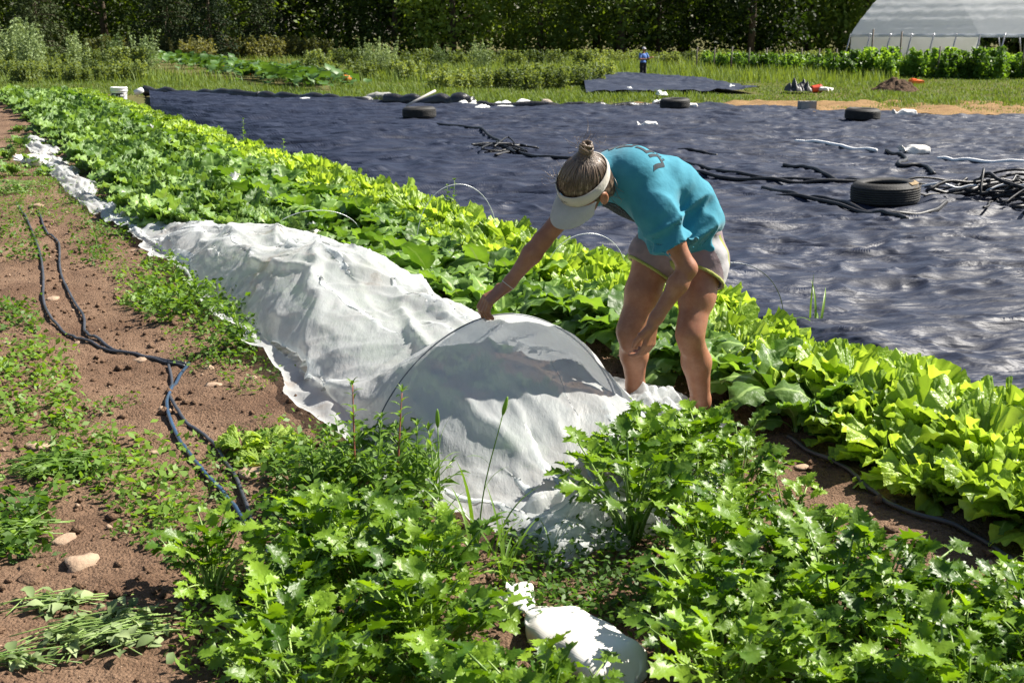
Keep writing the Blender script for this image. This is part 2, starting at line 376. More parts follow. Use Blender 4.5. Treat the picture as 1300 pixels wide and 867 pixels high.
def leaflet(L, W, fold, droop, r):
    """toothed three-lobed celery leaflet: base at origin, growing along +Y"""
    h = [(0, 0), (.10, .13), (.30, .20), (.66, .29), (.46, .36), (.84, .52), (.54, .52), (.48, .61), (.68, .77), (.36, .74), (.36, .90), (.16, .87), (0, 1.0)]
    R = [(x*W*(.9+.2*r.random()), y*L) for x, y in h]; Lf = [(-x*W*(.9+.2*r.random()), y*L) for x, y in h[1:-1]]
    mid = [(0, .3*L), (0, .55*L), (0, .8*L)]
    P2 = R + Lf + mid; P = []
    for x, y in P2:
        t = y/L; z = fold*abs(x) - droop*L*t*t + r.normal(0, .0025)
        P.append((x, y, z))
    nR = len(R); m0, m1, m2 = nR+len(Lf), nR+len(Lf)+1, nR+len(Lf)+2
    fc = []
    def side(idx):
        f = []
        f += [[0, idx[1], m0], [idx[1], idx[2], m0], [idx[2], idx[3], idx[4]], [idx[2], idx[4], m0], [idx[4], m1, m0], [idx[4], idx[5], idx[6]], [idx[4], idx[6], m1],
              [idx[6], idx[7], m1], [idx[7], idx[8], idx[9]], [idx[7], idx[9], m2], [idx[7], m2, m1], [idx[9], idx[10], idx[11]], [idx[9], idx[11], m2], [idx[11], idx[12], m2]]
        return f
    fr = side(list(range(13))); left = [0] + list(range(nR, nR+11)) + [12]
    fc = fr + [f[::-1] for f in side(left)]
    return np.array(P), fc
def celery_stalk(name, seed, L=.34, e0=84, e1=45, big=1.0):
    r = np.random.default_rng(seed); mb = MB()
    t = np.linspace(0, 1, 7); y, z, e = bend(t, e0, e1, L)
    P = np.stack([np.zeros(7), y, z], -1); mb.tube(P, np.linspace(.008, .003, 7), 4)
    nstem = len(mb.F)
    def put(at, yaw, pitch, Ls, Ws):
        V, fc = leaflet(Ls, Ws, .35, .25, r)
        M = Euler((pitch, (r.random()-.5)*.9, yaw)).to_matrix()
        V = V @ np.array(M).T + at; mb.add(V, fc)
    for f, ln in ((.60, .068), (.80, .080)):
        i = f*6; k = int(i); at = P[k] + (P[k+1]-P[k])*(i-k)
        for sgn in (-1, 1):
            d = .035*big; off = np.array([sgn*d, d*.5, .012])
            mb.tube(np.array([at, at+off]), .002, 3, False)
            put(at+off, -sgn*(.75+.3*r.random()), e[k]*.65+r.normal(0, .35), ln*big, ln*.56*big)
    put(P[-1], r.normal(0, .15), e[-1]*.8, .098*big, .056*big)
    for sgn in (-1, 1): put(P[-1]-np.array([0, .01, 0]), -sgn*.95, e[-1]*.5+r.normal(0, .2), .074*big, .042*big)
    me = mb.mesh(name, M_CEL); me.materials.append(M_STEM)
    me.polygons.foreach_set('material_index', [1 if k < nstem else 0 for k in range(len(me.polygons))])
    return me
CEL = [celery_stalk('celery_stalk', s, .31+.03*(s % 4), 88-2*s, 76-9*s, .82+.06*(s % 3)) for s in range(8)]

HID = 0
def place_leaves(root, pool, n, rad, smin, smax, r, tilt=.18, name='leaf', a0=None):
    a = r.random()*6.28
    for k in range(n):
        a += 2.4 + r.normal(0, .25)
        me = pool[r.integers(len(pool))]
        s = smin + (smax-smin)*r.random()
        o = link(name, me, root, (rad*math.sin(-a)*r.random(), rad*math.cos(a)*r.random(), 0), (r.normal(0, tilt), r.normal(0, tilt), a), s)
def joined(name, pools, mat, r):             # one-mesh plant for far rows
    V = []; Fc = []; n = 0
    for pool, cnt, smin, smax, step in pools:
        a = r.random()*6.28
        for k in range(cnt):
            a += 2.4; me = pool[r.integers(len(pool))]
            co = np.empty(len(me.vertices)*3, np.float32); me.vertices.foreach_get('co', co); co = co.reshape(-1, 3)*(smin+(smax-smin)*r.random())
            M = np.array(Euler((r.normal(0, .2), r.normal(0, .2), a)).to_matrix()); V.append(co @ M.T)
            idx = np.empty(len(me.loops), np.int32); me.loops.foreach_get('vertex_index', idx)
            Fc.append(idx.reshape(-1, 4)+n); n += len(co)
    return mk_mesh(name, np.concatenate(V), np.concatenate(Fc), mat)
r_ = np.random.default_rng(11)
FAR_LETT = [joined('far_lettuce', [(LETT_OUT, 9, .8, 1.1, 0), (LETT_IN, 8, .8, 1.1, 0)], M_LETT, r_) for _ in range(5)]
FAR_MUST = [joined('far_mustard', [(MUST, 12, .75, 1.1, 0)], M_MUST, r_) for _ in range(5)]
FAR_CABB = [joined('far_cabbage', [(CABB, 19, .8, 1.25, 0)], M_CABB, r_) for _ in range(5)]
def crop(kind, u, v, r, near, size=1.0):
    p = UV(u, v, float(soil_z(u, v))-.005); rz = r.random()*6.28; s = size*(.78+.42*r.random())
    nm, lab, grp = {'lett': ('lettuce_plant', 'bright yellow-green ruffled lettuce in the row along the black tarp', 'lettuces in the row along the tarp'),
        'must': ('mustard_plant', 'dark green broad-leaved mustard plant in the row beside the lettuces', 'mustard plants beside the lettuce row'),
        'cabb': ('cabbage_plant', 'mid-green crinkled leafy cabbage plant in the rows beyond the white cover', 'leafy cabbages up the long bed'),
        'under': ('covered_plant', 'leafy plant growing under the white row cover', 'plants under the row cover')}[kind]
    if not near:
        me = {'lett': FAR_LETT, 'must': FAR_MUST, 'cabb': FAR_CABB, 'under': FAR_CABB}[kind][r.integers(5)]
        return tag(link(nm, me, None, p, (0, 0, rz), s), lab, nm.split('_')[0], grp)
    root = tag(link(nm, None, None, p, (0, 0, rz), s), lab, nm.split('_')[0], grp)
    if kind == 'lett':
        place_leaves(root, LETT_OUT, 11, .03, .8, 1.15, r, .3); place_leaves(root, LETT_IN, 13, .05, .7, 1.15, r, .35)
    elif kind == 'must': place_leaves(root, MUST, 15, .03, .8, 1.25, r, .2)
    else: place_leaves(root, CABB, 19, .05, .8, 1.25, r, .22)
    return root
r = np.random.default_rng(21)
NEAR_U = 15
for v, kind, u0, step, sz in ((4.08, 'lett', 1.0, .27, 1.42), (3.74, 'lett', 1.15, .27, 1.42), (3.45, 'lett', 1.3, .28, 1.2), (3.42, 'must', 4.0, .25, 1.08)):
    u = u0
    while u < (3.95 if v == 3.45 else 37):
        crop(kind, u+r.normal(0, .03), v+r.normal(0, .04), r, u < NEAR_U, sz)
        u += step*(1 if u < 18 else 1.5)
u = 5.6
while u < 36:
    for v in (1.92, 2.22, 2.58, 3.0):
        if v == 3.0 and u < 6.2: continue
        if v < 2.7 and u < 9.6+(2.6-v)*1.5: continue
        crop('must' if v == 3.0 and u < 14 else 'cabb', u+r.normal(0, .04), v+r.normal(0, .05), r, u < NEAR_U, 1.15+.35*min(1, max(0, (u-10)/8))*r.random()*1.6)
    u += .34*(1 if u < 18 else 1.5)
for (px, py, sz) in ((1195, 632, .5), (1150, 612, .5), (1290, 690, .55), (1240, 655, .5), (1010, 560, .8)):     # small drooping plants by the drip line
    q = uv_of(G(px, py)); crop('must', q[0], q[1], r, True, sz)
# celery clumps
def celery(px, py, n, s, lab, grp):
    q = uv_of(G(px, py)); root = tag(link('celery_plant', None, None, UV(q[0], q[1], float(soil_z(*q))-.005), (0, 0, r.random()*6.28), s), lab, 'celery', grp)
    place_leaves(root, CEL, n, .05, .8, 1.2, r, .14, 'stalk')
LC = 'glossy dark green celery clump in the left foreground before the white cover'
RC = 'glossy green celery clump in the right foreground beside the bare soil'
for px, py in ((270, 768), (375, 830), (425, 755), (400, 792), (470, 800), (440, 870), (520, 812), (540, 890), (535, 895), (545, 800), (350, 905), (480, 940), (575, 970), (395, 960), (460, 755), (570, 1000), (690, 1000)):
    celery(px, py, 21, .74*(.85+.3*r.random()), ('lone glossy celery clump left of the other celery beside the hose' if px == 270 else LC), 'celery clumps in the left foreground')
for px, py in ((1105, 835), (1175, 870), (1255, 890), (1320, 905), (885, 618), (935, 626), (848, 612), (815, 655), (860, 640), (880, 705), (930, 660), (930, 735), (1000, 720), (990, 800), (945, 860), (1045, 800), (1060, 870), (1010, 950), (1140, 920), (1215, 900), (920, 950), (1290, 950), (1210, 1000), (1090, 1000), (1280, 880), (790, 640), (900, 790), (1000, 870), (800, 705), (905, 880)):
    celery(px, py, 21, .76*(.85+.3*r.random()), ('glossy celery clump directly in front of the woman\'s feet' if (px, py) == (885, 618) else RC), 'celery clumps in the right foreground')
# ================================================================== WHITE ROW COVER (draped cloth, settled over a hoop and the plants)
HU, HV, HW, HH = 4.72, 2.22, .62, .50        # hoop: place along the row, centre, half width, height
def hoop_z(v, hv=HV, hw=HW, hh=HH):
    return hh*np.clip(1-np.abs((v-hv)/hw)**1.9, 0, 1)**.72
def body_ridge(u):                            # ridge height of the plants and slack hoops beneath
    return np.interp(u, [3.0, 3.5, 4.0, 4.4, 4.72, 5.2, 5.7, 6.4, 7.3, 8.2, 9.2, 10.2, 11.0, 11.6, 12.2, 12.8], [.0, .02, .10, .17, .22, .22, .26, .32, .34, .29, .22, .10, .05, .08, .11, .03])
def collider(u, v):
    cv = np.interp(u, [3, 4.5, 9, 11, 12.8], [2.0, 2.2, 2.2, 1.95, 1.72]); hw = np.interp(u, [3, 4, 5, 9, 11, 12.8], [.35, .5, .58, .6, .38, .25])
    x = np.abs((v-cv)/hw)
    base = body_ridge(u)*np.clip(1-x**2.2, 0, 1)**.7
    lump = .10*np.clip(vnoise(u*1.7, v*2.3, 4), -.6, 1)*np.clip(1-x, 0, 1)
    h = np.maximum(base+lump*(body_ridge(u) > .1), 0)
    h = np.maximum(h, np.where(np.abs(u-HU) < .035, hoop_z(v), 0))
    # the cover hangs taut from the lifted hoop
    d = u-HU; tent = np.where(d < 0, np.clip(1+d/1.12, 0, 1)**1.1, np.clip(1-d/1.0, 0, 1)**1.3); vn = HV+(v-HV)/np.where(d < 0, 1+.25*d, 1.0); h = np.maximum(h, hoop_z(vn)*tent)
    return h + .012
def settle(X, ru, rv, H, left, right, steps, kb, damp=.90):
    """cloth lattice falls and settles: stretch, shear and bend limits, contact with rubbing"""
    ni, nj = X.shape[:2]; P0 = X.copy(); dg = math.hypot(ru, rv)
    def proj(a, b, L, k):
        D = b-a; ln = np.sqrt((D*D).sum(-1))+1e-6; c = (k*.5*(ln-L)/ln)[..., None]*D; a += c; b -= c
    def bendp(a, b, L, k):
        D = b-a; ln = np.sqrt((D*D).sum(-1))+1e-6; c = (k*.5*np.minimum(ln-L, 0)/ln)[..., None]*D; a += c; b -= c
    for st in range(steps):
        V_ = (X-P0)*damp; P0 = X.copy(); X += V_; X[..., 2] -= .0022
        for it in range(5):
            for o in (0, 1):
                proj(X[o:-1:2][:(ni-o)//2], X[o+1::2], ru, .9)
                proj(X[:, o:-1:2][:, :(nj-o)//2], X[:, o+1::2], rv, .9)
            a = X[0:-1:2, :-1]; b = X[1::2, 1:]; m = min(len(a), len(b)); proj(a[:m], b[:m], dg, .3)
            a = X[0:-1:2, 1:]; b = X[1::2, :-1]; m = min(len(a), len(b)); proj(a[:m], b[:m], dg, .3)
            for o in (0, 1):
                a = X[o::4]; b = X[o+2::4]; m = min(len(a), len(b)); bendp(a[:m], b[:m], 2*ru*.97, kb)
                a = X[:, o::4]; b = X[:, o+2::4]; m = min(a.shape[1], b.shape[1]); bendp(a[:, :m], b[:, :m], 2*rv*.97, kb)
            h = H(X[..., 0], X[..., 1]); hit = X[..., 2] < h+.004
            X[..., 2] = np.where(hit, h+.004, X[..., 2])
            X[..., :2] = np.where(hit[..., None], P0[..., :2]*.6+X[..., :2]*.4, X[..., :2])
            X[:, 0] = left; X[:, -1] = right
    return X
def make_cover():
    gu = np.arange(2.9, 13.0, .012); gv = np.arange(1.0, 3.4, .012)
    HG = collider(*np.meshgrid(gu, gv, indexing='ij')).astype(np.float32)
    def H(u, v):
        a = np.clip((u-gu[0])/.012, 0, len(gu)-2.001); b = np.clip((v-gv[0])/.012, 0, len(gv)-2.001)
        i = a.astype(int); j = b.astype(int); fa = a-i; fb = b-j
        return (HG[i, j]*(1-fa)+HG[i+1, j]*fa)*(1-fb)+(HG[i, j+1]*(1-fa)+HG[i+1, j+1]*fa)*fb
    u0, u1, sp, wid = 3.28, 12.6, .066, 2.06
    ni = int((u1-u0)/sp); nj = int(wid/sp)
    us = np.linspace(u0, u1, ni); s = np.linspace(-.5, .5, nj); U, Sg = np.meshgrid(us, s, indexing='ij')
    left = 1.44 + .05*vnoise(us*1.3, 3.3) + .04*vnoise(us*4, 8) + np.interp(us, [3.28, 3.7, 4.2], [.28, .12, 0])
    right = np.interp(us, [3.28, 3.6, 4.1, 4.72, 5.3, 7.0, 9.0, 10.5, 11.5, 12.6], [2.34, 2.62, 3.04, 3.14, 2.96, 2.84, 2.72, 2.25, 1.92, 1.85]) + .04*vnoise(us*2, 5)
    Vv = left[:, None] + (right-left)[:, None]*(Sg+.5) + .03*vnoise(U*2, Sg*6, 2); U = U + .03*vnoise(U*3, Sg*5, 6)
    X = np.stack([U, Vv, H(U, Vv)+.05+.07*np.abs(vnoise(U*2.2+Sg*3, Sg*7-U, 9))], -1).astype(np.float32)
    d = np.abs(X[..., 0]-HU); X[..., 2] = np.maximum(X[..., 2], hoop_z(X[..., 1])*np.clip(1-d/1.0, 0, 1))
    L_ = X[:, 0].copy(); R_ = X[:, -1].copy(); L_[:, 2] = .045; R_[:, 2] = .045
    X = settle(X, sp*1.05, sp, H, L_, R_, 160, .10)
    def up(Y):                                # finer lattice
        n, m = Y.shape[:2]; Z = np.zeros((2*n-1, 2*m-1, 3), np.float32)
        Z[::2, ::2] = Y; Z[1::2, ::2] = .5*(Y[:-1]+Y[1:]); Z[:, 1::2] = .5*(Z[:, :-2:2]+Z[:, 2::2])
        W = Z.copy(); W[1:-1, 1:-1] = .4*Z[1:-1, 1:-1]+.15*(Z[:-2, 1:-1]+Z[2:, 1:-1]+Z[1:-1, :-2]+Z[1:-1, 2:]); return W
    X = up(X); X = settle(X, sp*.5*1.055, sp*.5*1.02, H, X[:, 0].copy(), X[:, -1].copy(), 45, .08)
    X = up(X); X = X + (np.random.default_rng(5).normal(0, .0012, X.shape)).astype(np.float32)
    X = settle(X, sp*.25*1.06, sp*.25*1.03, H, X[:, 0].copy(), X[:, -1].copy(), 16, .06)
    ni, nj = X.shape[:2]
    X[1:-1, 1:-1] = .5*X[1:-1, 1:-1] + .125*(X[:-2, 1:-1]+X[2:, 1:-1]+X[1:-1, :-2]+X[1:-1, 2:])
    for _ in range(4): X[1:-1, 1:-1] = .4*X[1:-1, 1:-1] + .15*(X[:-2, 1:-1]+X[2:, 1:-1]+X[1:-1, :-2]+X[1:-1, 2:])
    # folds and creases of the limp cloth, pushed out along its own normal
    du = np.gradient(X, axis=0); dv = np.gradient(X, axis=1); nr = np.cross(du, dv); nr /= np.linalg.norm(nr, axis=-1)[..., None]+1e-9
    nr *= np.sign(nr[..., 2:3])
    u, v = X[..., 0]+.12*fbm(X[..., 0]*1.5, X[..., 1]*1.5, 2, 2), X[..., 1]+.10*fbm(X[..., 0]*1.8, X[..., 1]*1.8, 8, 2)
    def cre(x, y, z): return np.clip(1-np.abs(vnoise(x, y, z))*2.2, 0, 1)**1.5
    far_ = np.clip((u-4.78)/.4, 0, 1); nearh = np.exp(-((u-HU)/.35)**2); end_ = np.clip((4.35-u)/.3, 0, 1)
    f = far_*(.044*cre(u*.6+v*.8, v*3.2-u*.55, 1)+.034*cre(u*.9-v*.7, v*4.6+u*.7, 3)+.020*cre(u*3.0+v*2, v*1.8, 5)+.012*cre(u*4.4-v*3, v*6+u, 21))
    f = f + (1-far_)*((.5+.5*end_)*.022*cre(u*1.2+v*2.2, v*2.6-u*.9, 7)+.014*cre(v*4.2+u*.8, u*.9, 9)+.008*cre(v*9.0-u*2.2, u*1.6, 17)+.005*cre(v*17+u*3, u*2.5, 19)) + .022*end_*cre(u*3, v*5, 11)
    f = f + .006*cre(u*5+v*7, v*10-u*4, 13)*(1-.6*nearh) + .003*cre(u*12-v*9, v*18+u*8, 15)
    f *= (1-.9*np.exp(-((u-HU)/.10)**2))
    X = X + nr*f[..., None]
    P = X[..., 0:1]*RD + X[..., 1:2]*ND; P[..., 2] = X[..., 2] + .05
    return P, ni, nj
def fleece_mat():
    m, n, out = new_mat('white_fleece')
    tc = N(n, 'ShaderNodeTexCoord')
    st = N(n, 'ShaderNodeTexNoise', Scale=2.2, Detail=7, Roughness=.65); n.links.new(tc.outputs['Object'], st.inputs['Vector'])
    r = ramp(n, [(.28, (.54, .47, .41)), (.40, (.73, .74, .73)), (.54, (.78, .81, .81))]); n.links.new(st.outputs[0], r.inputs[0])
    d = N(n, 'ShaderNodeBsdfDiffuse', Roughness=.6); t = N(n, 'ShaderNodeBsdfTranslucent'); tp = N(n, 'ShaderNodeBsdfTransparent'); gl = N(n, 'ShaderNodeBsdfGlossy', Roughness=.45)
    n.links.new(r.outputs[0], d.inputs[0]); n.links.new(r.outputs[0], t.inputs[0])
    cr = N(n, 'ShaderNodeTexNoise', Scale=14, Detail=5, Roughness=.6); 
    mp = N(n, 'ShaderNodeMapping'); mp.inputs['Rotation'].default_value = (0, 0, math.radians(30)); mp.inputs['Scale'].default_value = (1.3, .5, .8)
    n.links.new(tc.outputs['Object'], mp.inputs[0]); n.links.new(mp.outputs[0], cr.inputs['Vector'])
    cr2 = N(n, 'ShaderNodeTexNoise', Scale=26, Detail=4, Roughness=.6); mp2 = N(n, 'ShaderNodeMapping'); mp2.inputs['Rotation'].default_value = (0, 0, math.radians(-38)); mp2.inputs['Scale'].default_value = (1.2, .35, .7); n.links.new(tc.outputs['Object'], mp2.inputs[0]); n.links.new(mp2.outputs[0], cr2.inputs['Vector'])
    ab = N(n, 'ShaderNodeMath', operation='ADD'); n.links.new(cr.outputs[0], ab.inputs[0]); n.links.new(cr2.outputs[0], ab.inputs[1])
    bp = N(n, 'ShaderNodeBump', Strength=.5, Distance=.012); n.links.new(ab.outputs[0], bp.inputs['Height'])
    for q in (d, t, gl): n.links.new(bp.outputs[0], q.inputs['Normal'])
    m1 = N(n, 'ShaderNodeMixShader'); m1.inputs[0].default_value = .48
    n.links.new(d.outputs[0], m1.inputs[1]); n.links.new(t.outputs[0], m1.inputs[2])
    m2 = N(n, 'ShaderNodeMixShader'); m2.inputs[0].default_value = .03
    n.links.new(m1.outputs[0], m2.inputs[1]); n.links.new(gl.outputs[0], m2.inputs[2])
    m3 = N(n, 'ShaderNodeMixShader'); m3.inputs[0].default_value = .21
    n.links.new(m2.outputs[0], m3.inputs[1]); n.links.new(tp.outputs[0], m3.inputs[2])
    n.links.new(m3.outputs[0], out.inputs[0]); return m
M_FLEECE = fleece_mat()
P_, ni_, nj_ = make_cover()
cover = link('row_cover', mk_mesh('row_cover', P_.reshape(-1, 3), grid_faces(ni_, nj_)[:, ::-1].copy(), M_FLEECE))
tag(cover, 'crumpled translucent white row cover lifted by the bending woman', 'row cover')
# its gathered tail running up the edge of the bed
def strip_part(name, u0, u1, v0, v1, hh, seed, n=220, m=26):
    us = np.linspace(u0, u1, n); U, T = np.meshgrid(us, np.linspace(0, 1, m), indexing='ij')
    wv = vnoise(us*1.1, seed)[:, None]*.06; pin = (.75+.35*vnoise(us*1.7, seed+3))[:, None]
    Vv = v0 + wv + (v1-v0)*T*pin
    Z = .035 + hh*np.sin(np.pi*T)*(.6+.4*vnoise(U*1.5, T*2, seed)) + .035*vnoise(U*3, T*9, seed+5) + .02*vnoise(U*9, T*14, seed+7) + .035
    P = U[..., None]*RD + Vv[..., None]*ND; P[..., 2] = np.maximum(Z, .03)
    return mk_mesh(name, P.reshape(-1, 3), grid_faces(n, m)[:, ::-1].copy(), M_FLEECE)
link('gathered_tail', strip_part('gathered_tail', 12.2, 21.5, 1.28, 1.70, .09, 3.7), cover)
# crumpled end weighed down near the camera
def crumple(name, c, ax, ay, hgt, seed, n=70):
    t = np.linspace(-1, 1, n); Xg, Yg = np.meshgrid(t, t, indexing='ij'); R = np.sqrt(Xg**2+Yg**2)
    th = np.arctan2(Yg, Xg); rim = 1 + .18*np.sin(3*th+seed)+.12*np.sin(7*th+seed*2)
    sq = np.maximum(np.abs(Xg), np.abs(Yg)); k = np.where(R > 0, sq/np.maximum(R, 1e-6), 1)
    x = Xg*k*rim; y = Yg*k*rim; q = np.clip(1-sq**2, 0, 1)
    z = hgt*q**.7*(.75+.5*np.abs(vnoise(x*2.2, y*2.2, seed))) + .45*hgt*(1-np.abs(vnoise(x*2.6+y*1.5, y*4.2, seed+2))*2)*q**.4 + .12*hgt*vnoise(x*9, y*9, seed)*q**.3
    M = np.stack([c[0]+x*ax*ND[0]+y*ay*RD[0], c[1]+x*ax*ND[1]+y*ay*RD[1], c[2]+np.maximum(z, -.02)], -1)
    return mk_mesh(name, M.reshape(-1, 3), grid_faces(n, n), M_FLEECE)
q = G(680, 690)
link('crumpled_end', crumple('crumpled_end', UV(3.46, 1.95, .05), .28, .24, .11, 2.3), cover)
link('crumpled_end', crumple('crumpled_end', UV(3.58, 2.36, .05), .28, .17, .09, 5.1), cover)
link('crumpled_end', crumple('crumpled_end', UV(4.52, 2.92, .05), .15, .22, .10, 7.7), cover)

# ------------------------------------------------------------------ hoops
M_WIRE = simple('hoop_wire', (.10, .11, .12), .4, .5, metal=.6); M_WIREW = simple('pale_hoop_wire', (.62, .64, .66), .35, .5, metal=.3)
def hoop(label, hu, hv, hw, hh, mat, r=.005, z0=.03, tilt=0.0):
    t = np.linspace(-1, 1, 41); vv = hv + hw*np.sin(t*math.pi/2); zz = hh*np.clip(np.cos(t*math.pi/2), 0, 1)**.75
    P = np.array([UV(hu + tilt*z, v, z0+z) for v, z in zip(vv, zz)]); P[0][2] = P[-1][2] = -.05
    mb = MB(); mb.tube(P, r, 8)
    return tag(link('wire_hoop', mb.mesh('wire_hoop', mat)), label, 'hoop', 'wire hoops over the bed')
t = np.linspace(-1, 1, 61); vv = HV + HW*np.sin(t*math.pi/2); zz = hoop_z(vv)
mb = MB(); mb.tube(np.array([UV(HU-.004, v, z+.0665) for v, z in zip(vv, zz)]), .0036, 8)
tag(link('wire_hoop', mb.mesh('wire_hoop', M_WIRE)), 'dark wire hoop under the cover, gripped by the woman', 'hoop', 'wire hoops over the bed')
hoop('pale bare wire hoop just beyond the top of the white cover', 9.6, 2.80, .42, .33, M_WIREW, .0026)
hoop('pale wire hoop arching above the mustard leaves left of the woman', 8.7, 3.72, .36, .60, M_WIREW, .0026)
hoop('thin wire hoop above the lettuces close left of the woman\'s cap', 7.0, 3.95, .34, .44, M_WIREW, .0022)
hoop('dark wire hoop above the lettuces right of the woman\'s knee', 5.45, 3.98, .46, .50, M_WIRE, .0028)
# plants glimpsed under the cover
ru_ = np.random.default_rng(31)
for u in np.arange(4.1, 9.6, .32):
    for v in (2.0, 2.4): crop('under', u+ru_.normal(0, .04), v, ru_, False, .72 if u > 4.4 else .62)
# ================================================================== SMOOTH BODIES FROM BLENDED SOLIDS
class Field:
    def __init__(s, lo, hi, h):
        s.lo = np.array(lo, float); s.h = h; s.n = np.ceil((np.array(hi)-s.lo)/h).astype(int)+1
        s.a = np.full(s.n, .5, np.float32)
        s.ax = [s.lo[i]+h*np.arange(s.n[i]) for i in range(3)]
    def box(s, lo, hi):
        i0 = np.clip(np.floor((np.array(lo)-s.lo)/s.h).astype(int), 0, s.n); i1 = np.clip(np.ceil((np.array(hi)-s.lo)/s.h).astype(int)+1, 0, s.n)
        sl = tuple(slice(a, b) for a, b in zip(i0, i1)); G_ = np.meshgrid(*[s.ax[k][sl[k]] for k in range(3)], indexing='ij', sparse=True)
        return sl, G_
    def merge(s, sl, d, k):
        a = s.a[sl]
        if k > 0:
            h = np.clip(.5+.5*(a-d)/k, 0, 1); s.a[sl] = a*(1-h)+d*h-k*h*(1-h)
        elif k == 0: s.a[sl] = np.minimum(a, d)
    def cone(s, a, b, ra, rb, k=.02, cut=False):
        a = np.array(a, float); b = np.array(b, float); m = max(ra, rb)+k+3*s.h+.02
        sl, (x, y, z) = s.box(np.minimum(a, b)-m, np.maximum(a, b)+m); ab = b-a; L2 = ab@ab+1e-12
        t = np.clip(((x-a[0])*ab[0]+(y-a[1])*ab[1]+(z-a[2])*ab[2])/L2, 0, 1)
        d = np.sqrt((x-a[0]-t*ab[0])**2+(y-a[1]-t*ab[1])**2+(z-a[2]-t*ab[2])**2)-(ra+(rb-ra)*t)
        s._in(sl, d, k, cut); return s
    def ell(s, c, rad, R=None, k=.02, cut=False):
        c = np.array(c, float); R = np.eye(3) if R is None else np.asarray(R, float)     # rows of R: the axes
        m = max(rad)+k+3*s.h+.02; sl, (x, y, z) = s.box(c-m, c+m)
        p = [(x-c[0])*R[i][0]+(y-c[1])*R[i][1]+(z-c[2])*R[i][2] for i in range(3)]
        q = np.sqrt(sum((p[i]/rad[i])**2 for i in range(3))); g = np.sqrt(sum((p[i]/rad[i]**2)**2 for i in range(3)))+1e-9
        s._in(sl, q*(q-1)/g, k, cut); return s
    def _in(s, sl, d, k, cut):
        d = d.astype(np.float32)
        if cut:
            a = s.a[sl]; h = np.clip(.5-.5*(a+d)/max(k, 1e-4), 0, 1); s.a[sl] = a*(1-h)+(-d)*h+k*h*(1-h)
        else: s.merge(sl, d, k)
    def chain(s, pts, rad, k=.02):
        for i in range(len(pts)-1): s.cone(pts[i], pts[i+1], rad[i], rad[i+1], k)
        return s
    def xyz(s): return np.meshgrid(*s.ax, indexing='ij', sparse=True)
    def plane(s, p, nrm):                      # signed distance to a plane
        x, y, z = s.xyz(); nrm = np.array(nrm, float)/np.linalg.norm(nrm)
        return ((x-p[0])*nrm[0]+(y-p[1])*nrm[1]+(z-p[2])*nrm[2]).astype(np.float32)
    def surf(s, arr=None):
        a = s.a if arr is None else arr
        ins = a < 0; nx, ny, nz = a.shape
        c = np.zeros((nx-1, ny-1, nz-1), np.uint8)
        for dx in (0, 1):
            for dy in (0, 1):
                for dz in (0, 1): c += ins[dx:nx-1+dx, dy:ny-1+dy, dz:nz-1+dz]
        act = (c > 0) & (c < 8); I = np.argwhere(act); idm = np.full(act.shape, -1, np.int32); idm[act] = np.arange(len(I))
        S_ = np.zeros((len(I), 3)); cnt = np.zeros(len(I))
        cor = {}
        for dx in (0, 1):
            for dy in (0, 1):
                for dz in (0, 1): cor[dx, dy, dz] = a[I[:, 0]+dx, I[:, 1]+dy, I[:, 2]+dz]
        for p in cor:
            for ax in range(3):
                if p[ax] == 0:
                    q = list(p); q[ax] = 1; q = tuple(q); A_, B_ = cor[p], cor[q]; m = (A_ < 0) != (B_ < 0)
                    t = np.where(m, A_/np.where(m, A_-B_, 1), 0); pt = np.array(p, float)[None].repeat(len(I), 0); pt[:, ax] = t
                    S_ += pt*m[:, None]; cnt += m
        V = s.lo + s.h*(I + S_/cnt[:, None]); Fs = []
        for ax in range(3):
            u, v = [(1, 2), (2, 0), (0, 1)][ax]
            lo = [slice(None)]*3; hi = [slice(None)]*3; lo[ax] = slice(0, -1); hi[ax] = slice(1, None)
            A_, B_ = ins[tuple(lo)], ins[tuple(hi)]
            for flip, m in ((0, A_ & ~B_), (1, ~A_ & B_)):
                E_ = np.argwhere(m); E_ = E_[(E_[:, u] > 0) & (E_[:, v] > 0)]
                E_ = E_[(E_[:, u] < a.shape[u]-1) & (E_[:, v] < a.shape[v]-1)]
                if not len(E_): continue
                def cid(du, dv):
                    q = E_.copy(); q[:, u] -= du; q[:, v] -= dv; return idm[q[:, 0], q[:, 1], q[:, 2]]
                f = np.stack([cid(1, 1), cid(0, 1), cid(0, 0), cid(1, 0)], -1)
                Fs.append(f[:, ::-1] if flip else f)
        return V, np.concatenate(Fs)
def unit(v): v = np.asarray(v, float); return v/np.linalg.norm(v)

